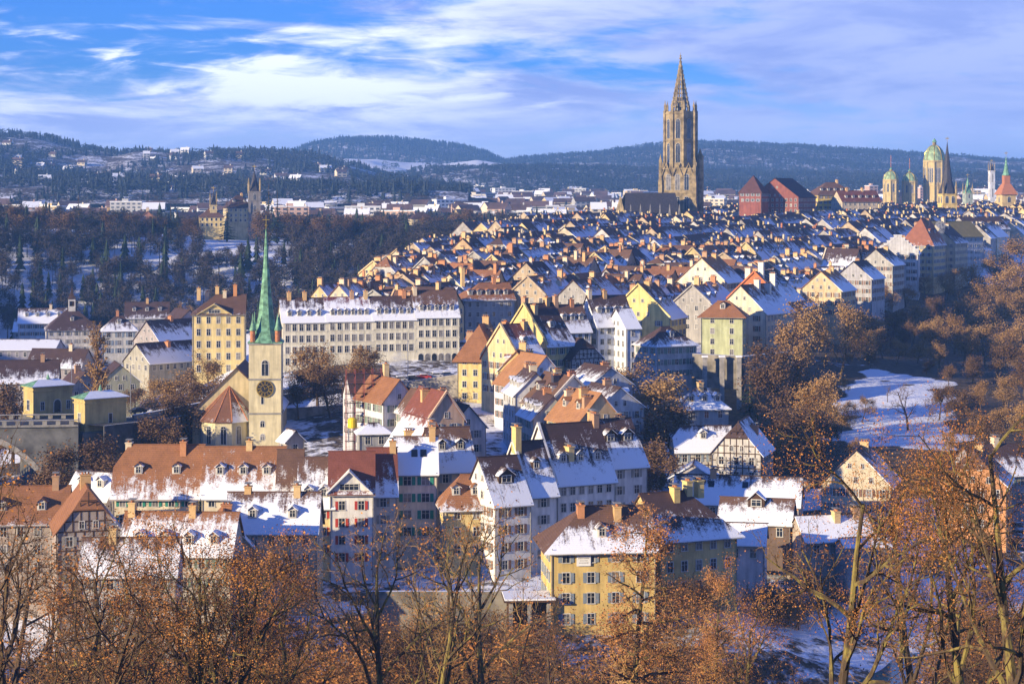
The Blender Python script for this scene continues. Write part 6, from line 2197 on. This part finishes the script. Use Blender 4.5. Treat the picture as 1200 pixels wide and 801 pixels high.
# ------------------------------------------------------------------ the far town in the haze
frng = random.Random(99)
FGRP = 'small buildings of the hazy far town'
BC = [('white', (.66, .66, .64)), ('cream', (.58, .50, .36)), ('grey', (.40, .40, .40)), ('ochre', (.55, .42, .22)), ('pinkish', (.52, .36, .28))]
M['far_roof'] = flat('far_roof', (.10, .065, .06), .9, .4, .05)
for n_, c_ in BC:
    M['fb_' + n_] = flat('far_wall_' + n_, c_, .9, .12, .05)
M['far_glass'] = flat('far_window_band', (.06, .07, .09), .4, .3, .1, .5)
sect = [(60, 'below the first hill slope'), (150, 'near the white tower block'), (230, 'beyond the red-roofed villa'), (320, 'behind the castle-like museum'), (400, 'under the snow field'), (480, 'before the blue far hill'), (560, 'beyond the cream square villa'), (640, 'in mid plain'), (720, 'below the wooded ridge'), (800, 'behind the minster choir'), (880, 'between minster and red hall'), (1300, 'behind the domes')]


def far_building(px, D, w, d, h, rot, col, flatroof, label, name='far_building', group=FGRP, zb=None, roofsnow=True):
    x = PX(px, D)
    z = zb if zb is not None else float(50 + min(max((D - 1600) / 2200, 0), 1.6) * 34)
    mb = MB()
    a, b = w / 2, d / 2
    if flatroof:
        mb.box(-a, a, -b, b, -4, h, 0)
        mb.box(-a - .3, a + .3, -b - .3, b + .3, h, h + .6, 2 if roofsnow else 1)
        mb.box(-a * .3, a * .1, -b * .5, b * .5, h + .6, h + 2.8, 0)
    else:
        mb.box(-a, a, -b, b, -4, h, 0)
        r = b * .8
        for s in (-1, 1):
            mb.poly([(s * a, -b, h), (s * a, b, h), (s * a, 0, h + r)], 0)
            mb.poly([(-a - .5, s * (b + .6), h - .4), (a + .5, s * (b + .6), h - .4), (a + .5, 0, h + r + .2), (-a - .5, 0, h + r + .2)], 2 if (s > 0 or frng.random() < .35) and roofsnow else 1)
        mb.box(a * .3, a * .3 + 1.2, -.6, .6, h + r * .4, h + r + 1.6, 0)
    fl = max(1, int(h / 3.2))
    for k in range(fl):
        zz = h - 1.1 - k * 3.2 - 1.3
        if zz < .3:
            break
        nn = max(2, int(w / 4.5))
        for i in range(nn):
            u = -a + w * (i + .5) / nn
            mb.box(u - w / nn * .28, u + w / nn * .28, -b - .08, -b, zz, zz + 1.5, 3)
        mb.box(a, a + .08, -b * .7, b * .7, zz, zz + 1.5, 3)
    o = mb.build(name, ['fb_' + col, 'far_roof', 'snow', 'far_glass'], loc=(x, D, z), rot=math.radians(rot))
    return tag(o, label, 'building', group)


far_building(164, 2050, 17, 12, 20, 14, 'white', True, 'bright white tower block with vertical window stripes on the hazy plain', 'tower_block', None)
far_building(190, 2150, 30, 14, 8, 6, 'white', True, 'long low white hall with a blue front next to the white tower block', 'long_hall', None)
far_building(1021, 2300, 11, 11, 26, 20, 'pinkish', True, 'pink high-rise block between the red hall and the small domes', 'tower_block', None)
far_building(1079, 2300, 7, 9, 24, 20, 'pinkish', True, 'narrow pink high-rise half hidden by the great dome', 'tower_block', None)
far_building(594, 2500, 26, 14, 13, 6, 'white', True, 'white slab block in the middle of the hazy plain', 'slab_block', None)
far_building(555, 1750, 26, 14, 10, 10, 'white', True, 'pale block building with a flat snowy roof before the wooded ridge', 'slab_block', None)
far_building(625, 1700, 44, 16, 10, 10, 'grey', True, 'wide grey office building with a flat roof beyond the old-town chimneys', 'office_building', None)
far_building(700, 1750, 42, 16, 9, 10, 'white', True, 'low white office building beside the minster choir', 'office_building', None)
far_building(660, 1800, 22, 14, 10, 10, 'cream', True, 'cream office building between the grey and white office buildings', 'office_building', None)
far_building(290, 2450, 40, 16, 14, 4, 'white', True, 'pale hospital-like block above the castle tower', 'slab_block', None)
seen_lab = {}
for i in range(285):
    D = math.exp(frng.uniform(math.log(1480), math.log(3900)))
    px = frng.uniform(-30, 1200)
    if px > 720 and D < 1800:
        D = frng.uniform(1800, 3500)
    w, d = frng.uniform(11, 22), frng.uniform(9, 13)
    fl = frng.random() < .3
    if fl:
        w *= 1.5
    h = frng.choice([8, 9, 11, 12, 14]) if not fl else frng.choice([11, 14, 17])
    cn = frng.choices([b[0] for b in BC], [5, 4, 2, 3, 2])[0]
    w1 = [b for a, b in sect if px <= a][0]
    zone = 'near' if D < 1900 else ('middle' if D < 2600 else 'farthest')
    lab = 'small %s %s building, %s part of the hazy town, %s' % (cn, 'flat-roofed' if fl else 'gabled', zone, w1)
    far_building(px, D, w, d, h, frng.uniform(-30, 40), cn, fl, lab.replace('part of the far', 'part of the far'))
# the rest of the far town, past what anyone would count
mb = MB()
for i in range(1100):
    D = math.exp(frng.uniform(math.log(1700), math.log(4200)))
    px = frng.uniform(-40, 1240)
    x = PX(px, D)
    z = float(50 + min(max((D - 1600) / 2200, 0), 1.6) * 34)
    T = Matrix.Translation((x, D, z)) @ Matrix.Rotation(math.radians(frng.uniform(-30, 40)), 4, 'Z')
    a, b = frng.uniform(5, 13), frng.uniform(4.5, 7)
    h = frng.choice([6, 8, 9, 11, 13])
    cm = frng.choice([0, 0, 1, 1, 2, 3, 4])
    mb.box(-a, a, -b, b, -4, h, cm, T)
    P = lambda *p: tuple(T @ Vector(p))
    if frng.random() < .3:
        mb.box(-a - .3, a + .3, -b - .3, b + .3, h, h + .7, 6, T)
    else:
        r = b * .8
        for s in (-1, 1):
            mb.poly([P(s * a, -b, h), P(s * a, b, h), P(s * a, 0, h + r)], cm)
            mb.poly([P(-a - .5, s * (b + .6), h - .4), P(a + .5, s * (b + .6), h - .4), P(a + .5, 0, h + r + .2), P(-a - .5, 0, h + r + .2)], 6 if frng.random() < .4 else 5)
    for k in range(int(h / 3.2)):
        zz = h - 2.2 - k * 3.2
        mb.box(-a * .85, a * .85, -b - .08, -b, zz, zz + 1.2, 7, T)
o = kind(mb.build('far_town', ['fb_white', 'fb_cream', 'fb_grey', 'fb_ochre', 'fb_pinkish', 'far_roof', 'snow', 'far_glass']), 'stuff')
o['label'] = 'dense pale mass of the far town in the haze'
# villas on the first hill slope
for i in range(100):
    t = frng.uniform(.1, .8)
    j = frng.randrange(18, 118)
    p = hA[int(t * (nA - 1)), j]
    px = p[0] / p[1] * F + 600
    cn = frng.choice(['white', 'cream', 'grey', 'white'])
    D = p[1]
    zone = 'low' if t < .35 else ('half way up' if t < .6 else 'high')
    w1 = 'above the picture edge' if px < 80 else ('above the white tower block' if px < 210 else ('above the castle-like museum' if px < 330 else 'towards the snow field'))
    far_building(px, D, frng.uniform(9, 15), 9, frng.choice([5, 7]), frng.uniform(-20, 40), cn, False, 'small %s villa %s on the first wooded hill, %s' % (cn, zone, w1), 'hill_villa', 'villas on the first wooded hill', p[2] - 1)


# ------------------------------------------------------------------ cars, poles, smoke
_CAR = None


def car(x, y, rot, col, label, snowy=False, z=None):
    global _CAR
    root = thing('parked_car', label, 'car', (x, y, G(x, y) + .05 if z is None else z), math.radians(rot), 'cars parked in the lower town')
    if _CAR is None:
        b = MB()
        pr = [(-2.1, .35), (-2.1, .8), (-1.95, .95), (-1.2, 1.02), (-.7, 1.45), (.8, 1.48), (1.5, 1.0), (2.1, .85), (2.15, .35)]
        for k in range(len(pr)):
            a, c = pr[k], pr[(k + 1) % len(pr)]
            b.poly([(a[0], -.85, a[1]), (c[0], -.85, c[1]), (c[0], .85, c[1]), (a[0], .85, a[1])])
        for s in (-1, 1):
            b.poly([(p[0], s * .85, p[1]) for p in pr])
        g = MB()
        for s in (-1, 1):
            g.poly([(-1.05, s * .86, 1.03), (-.65, s * .86, 1.4), (.75, s * .86, 1.42), (1.3, s * .86, 1.03)])
        g.poly([(1.44, -.75, 1.06), (1.44, .75, 1.06), (.86, .7, 1.47), (.86, -.7, 1.47)])
        g.poly([(-1.16, -.75, 1.08), (-1.16, .75, 1.08), (-.74, .7, 1.45), (-.74, -.7, 1.45)])
        w = MB()
        w.lathe([(.32, -.11), (.34, -.08), (.34, .08), (.32, .11)], 12)
        s_ = MB()
        s_.prism([(-.8, -.8), (.85, -.8), (.85, .8), (-.8, .8)], 1.47, 1.62)
        _CAR = b.mesh('body', ['paint']), g.mesh('window', ['glass']), w.mesh('wheel', ['black']), s_.mesh('snow_cover', ['snow'])
    put(_CAR[0], 'body', root, color=col)
    put(_CAR[1], 'window', root)
    for sx in (-1.3, 1.35):
        for sy in (-.85, .85):
            o = put(_CAR[2], 'wheel', root, (sx, sy, .34))
            o.rotation_euler = (math.pi / 2, 0, 0)
    if snowy:
        put(_CAR[3], 'snow_cover', root)
    return root


car(PX(166, 486), 481, 40, (.03, .03, .035), 'dark car driving on the bridge road behind the nearer toll pavilion', z=23.1)
for i, (px, D, c, l) in enumerate([(468, 556, (.4, .4, .42), 'silver car parked in the arcade street, nearest the park tree'), (482, 558, (.03, .03, .04), 'black car parked in the arcade street next to the silver one'), (496, 560, (.5, .05, .04), 'red car parked in the arcade street'), (510, 562, (.5, .5, .5), 'white car parked in the arcade street'), (523, 563, (.05, .07, .15), 'dark blue car parked in the arcade street, nearest the yellow corner house')]):
    car(PX(px, D), D, 15, c, l, True)
for px, D, c, l in [(478, 322, (.3, .3, .33), 'snow-topped grey car on the square behind the river wall'), (500, 326, (.05, .05, .06), 'snow-topped black car on the square behind the river wall'), (540, 330, (.35, .08, .05), 'snow-topped dark red car on the square behind the river wall')]:
    car(PX(px, D), D, 20, c, l, True)


def pole(px, D, pyt, label, name='flag_pole', h=None):
    x = PX(px, D)
    z = G(x, D)
    t = PZ(pyt, D) - z
    mb = MB()
    mb.prism(mb.ring(6, .22), -1, .5)
    mb.prism(mb.ring(6, .10), .5, t)
    mb.lathe([(.05, t), (.2, t + .15), (.05, t + .35)], 6)
    tag(mb.build(name, ['metal'], loc=(x, D, z)), label, 'pole', 'poles by the bridge road')


pole(84, 515, 420, 'thin pale pole beside the farther toll pavilion')
pole(153, 490, 430, 'thin pale pole behind the nearer toll pavilion')
pole(478, 545, 400, 'tall thin mast rising by the smoking chimney')


def scaffold():
    D = 446
    x, z = PX(430, D), G(PX(430, D), D)
    root = thing('scaffolding', 'red and brown scaffolding around the grey house in the lane', 'scaffolding', (x, D, z), math.radians(18))
    top = PZ(438, D) - z
    for i, u in enumerate((-4.6, -2.6, -.6, 1.4, 3.4)):
        for v in (0, 1.1):
            p = MB()
            p.prism(p.ring(5, .07, u, v), -2, top + 1.2)
            p.build('post', ['scaffold_red'], root)
    k = 1.5
    while k < top + .5:
        p = MB()
        p.box(-4.8, 3.6, -.1, 1.2, k, k + .08)
        p.build('platform', ['timber'], root)
        for zz in (k + .5, k + 1.0):
            r = MB()
            r.box(-4.8, 3.6, -.13, -.08, zz, zz + .06)
            r.build('rail', ['scaffold_red'], root)
        k += 2.1


M['scaffold_red'] = flat('red_scaffold_paint', (.26, .07, .055), .6, .3)
scaffold()
M['yellow_paint'] = flat('yellow_paint', (.75, .55, .02), .5, .1)
D = 425
x, z = PX(413, D), G(PX(413, D), D)
root = thing('site_silo', 'bright yellow builder silo on legs beside the scaffolding', 'silo', (x, D, PZ(500, D) - .2))
mb = MB()
mb.lathe([(.95, 0), (1.0, .1), (1.0, 1.8), (.95, 1.9), (.4, 2.2)], 14)
mb.build('tank', ['yellow_paint'], root)
for sx in (-1, 1):
    for sy in (-1, 1):
        l = MB()
        l.box(sx * .8 - .08, sx * .8 + .08, sy * .8 - .08, sy * .8 + .08, -3, .1)
        l.build('leg', ['metal'], root)

# white sign under the eaves of the ochre house
sx_, sD = PX(684, 313.2), 313.2
r6 = math.radians(6)
root = thing('house_sign', 'white rectangular sign with small dark lettering on the ochre yellow house', 'sign', (sx_, 314 + math.tan(r6) * (sx_ - PX(707, 314)) - .2, PZ(662, 314)), r6)
mb = MB()
mb.box(-1.1, 1.1, -.1, 0, 0, 1.7)
mb.build('board', ['white'], root)
tx = MB()
for zz, ww, hh in ((1.15, .85, .14), (.80, .6, .10), (.45, .75, .12)):
    u = -ww
    while u < ww:
        l = frng.uniform(.08, .2)
        tx.box(u, min(u + l, ww), -.115, -.1, zz, zz + hh)
        u += l + .06
tx.build('lettering', ['stone_dark'], root)
# wooden deck house with posts by the river wall
root = thing('garage', 'dark open garage under a flat snowy roof by the ochre yellow house', 'garage', (PX(622, 312), 312, PZ(730, 312)), math.radians(4))
mb = MB()
mb.box(-3.4, 3.2, 5, 5.4, -2, 3.4)
mb.box(-3.4, -3.0, 0, 5, -2, 3.4)
mb.build('wall', ['timber'], root)
for u in (-3.1, -.2, 2.8):
    p = MB()
    p.box(u - .3, u + .3, -.3, .3, -3, 3.4)
    p.build('post', ['concrete'], root)
mb = MB()
mb.box(-4.2, 3.9, -.9, 6, 3.4, 3.7)
mb.box(-4.1, 3.8, -.8, 5.9, 3.7, 3.95, 1)
mb.build('roof', ['timber', 'snow'], root)


# chimney smoke
vm = bpy.data.materials.new('chimney_smoke')
vm.use_nodes = True
t = vm.node_tree
t.nodes.clear()
pv = nd(t, 'ShaderNodeVolumePrincipled')
pv.inputs['Color'].default_value = (.95, .95, .95, 1)
g = nd(t, 'ShaderNodeTexCoord')
ns = noisen(t, g.outputs['Object'], 1.1, 4, .6)
t.links.new(mathn(t, 'MULTIPLY', ramp(t, ns, [(.42, 0.0), (.62, 1.0)]), 0.5), pv.inputs['Density'])
vo = nd(t, 'ShaderNodeOutputMaterial')
t.links.new(pv.outputs[0], vo.inputs['Volume'])
M['smoke'] = vm


def smoke(px, D, py, r, label):
    mb = MB()
    mb.lathe([(.2 * r, -1.0 * r), (.55 * r, -.5 * r), (.95 * r, .2 * r), (1.0 * r, .7 * r), (.7 * r, 1.2 * r), (.15 * r, 1.5 * r)], 12)
    o = mb.build('chimney_smoke', ['smoke'], loc=(PX(px, D), D, PZ(py, D)))
    o.rotation_euler = (0, math.radians(-18), 0)
    kind(o, 'stuff')
    o['label'] = label


smoke(468, 456, 427, 2.0, 'white smoke puff over the scaffolded house chimney')
smoke(1103, 840, 268, 2.4, 'faint smoke drifting in front of the bell tower')

# ------------------------------------------------------------------ haze
hm = bpy.data.materials.new('winter_haze')
hm.use_nodes = True
t = hm.node_tree
t.nodes.clear()
pv = nd(t, 'ShaderNodeVolumePrincipled')
pv.inputs['Color'].default_value = (.20, .46, 1.0, 1)
pv.inputs['Density'].default_value = HAZE
pv.inputs['Anisotropy'].default_value = 0.0
vo = nd(t, 'ShaderNodeOutputMaterial')
t.links.new(pv.outputs[0], vo.inputs['Volume'])
M['haze'] = hm
mb = MB()
mb.box(-9000, 9000, -160, 13000, -14, 278)
kind(mb.build('haze', ['haze']), 'stuff')
print('objects', len(bpy.data.objects))
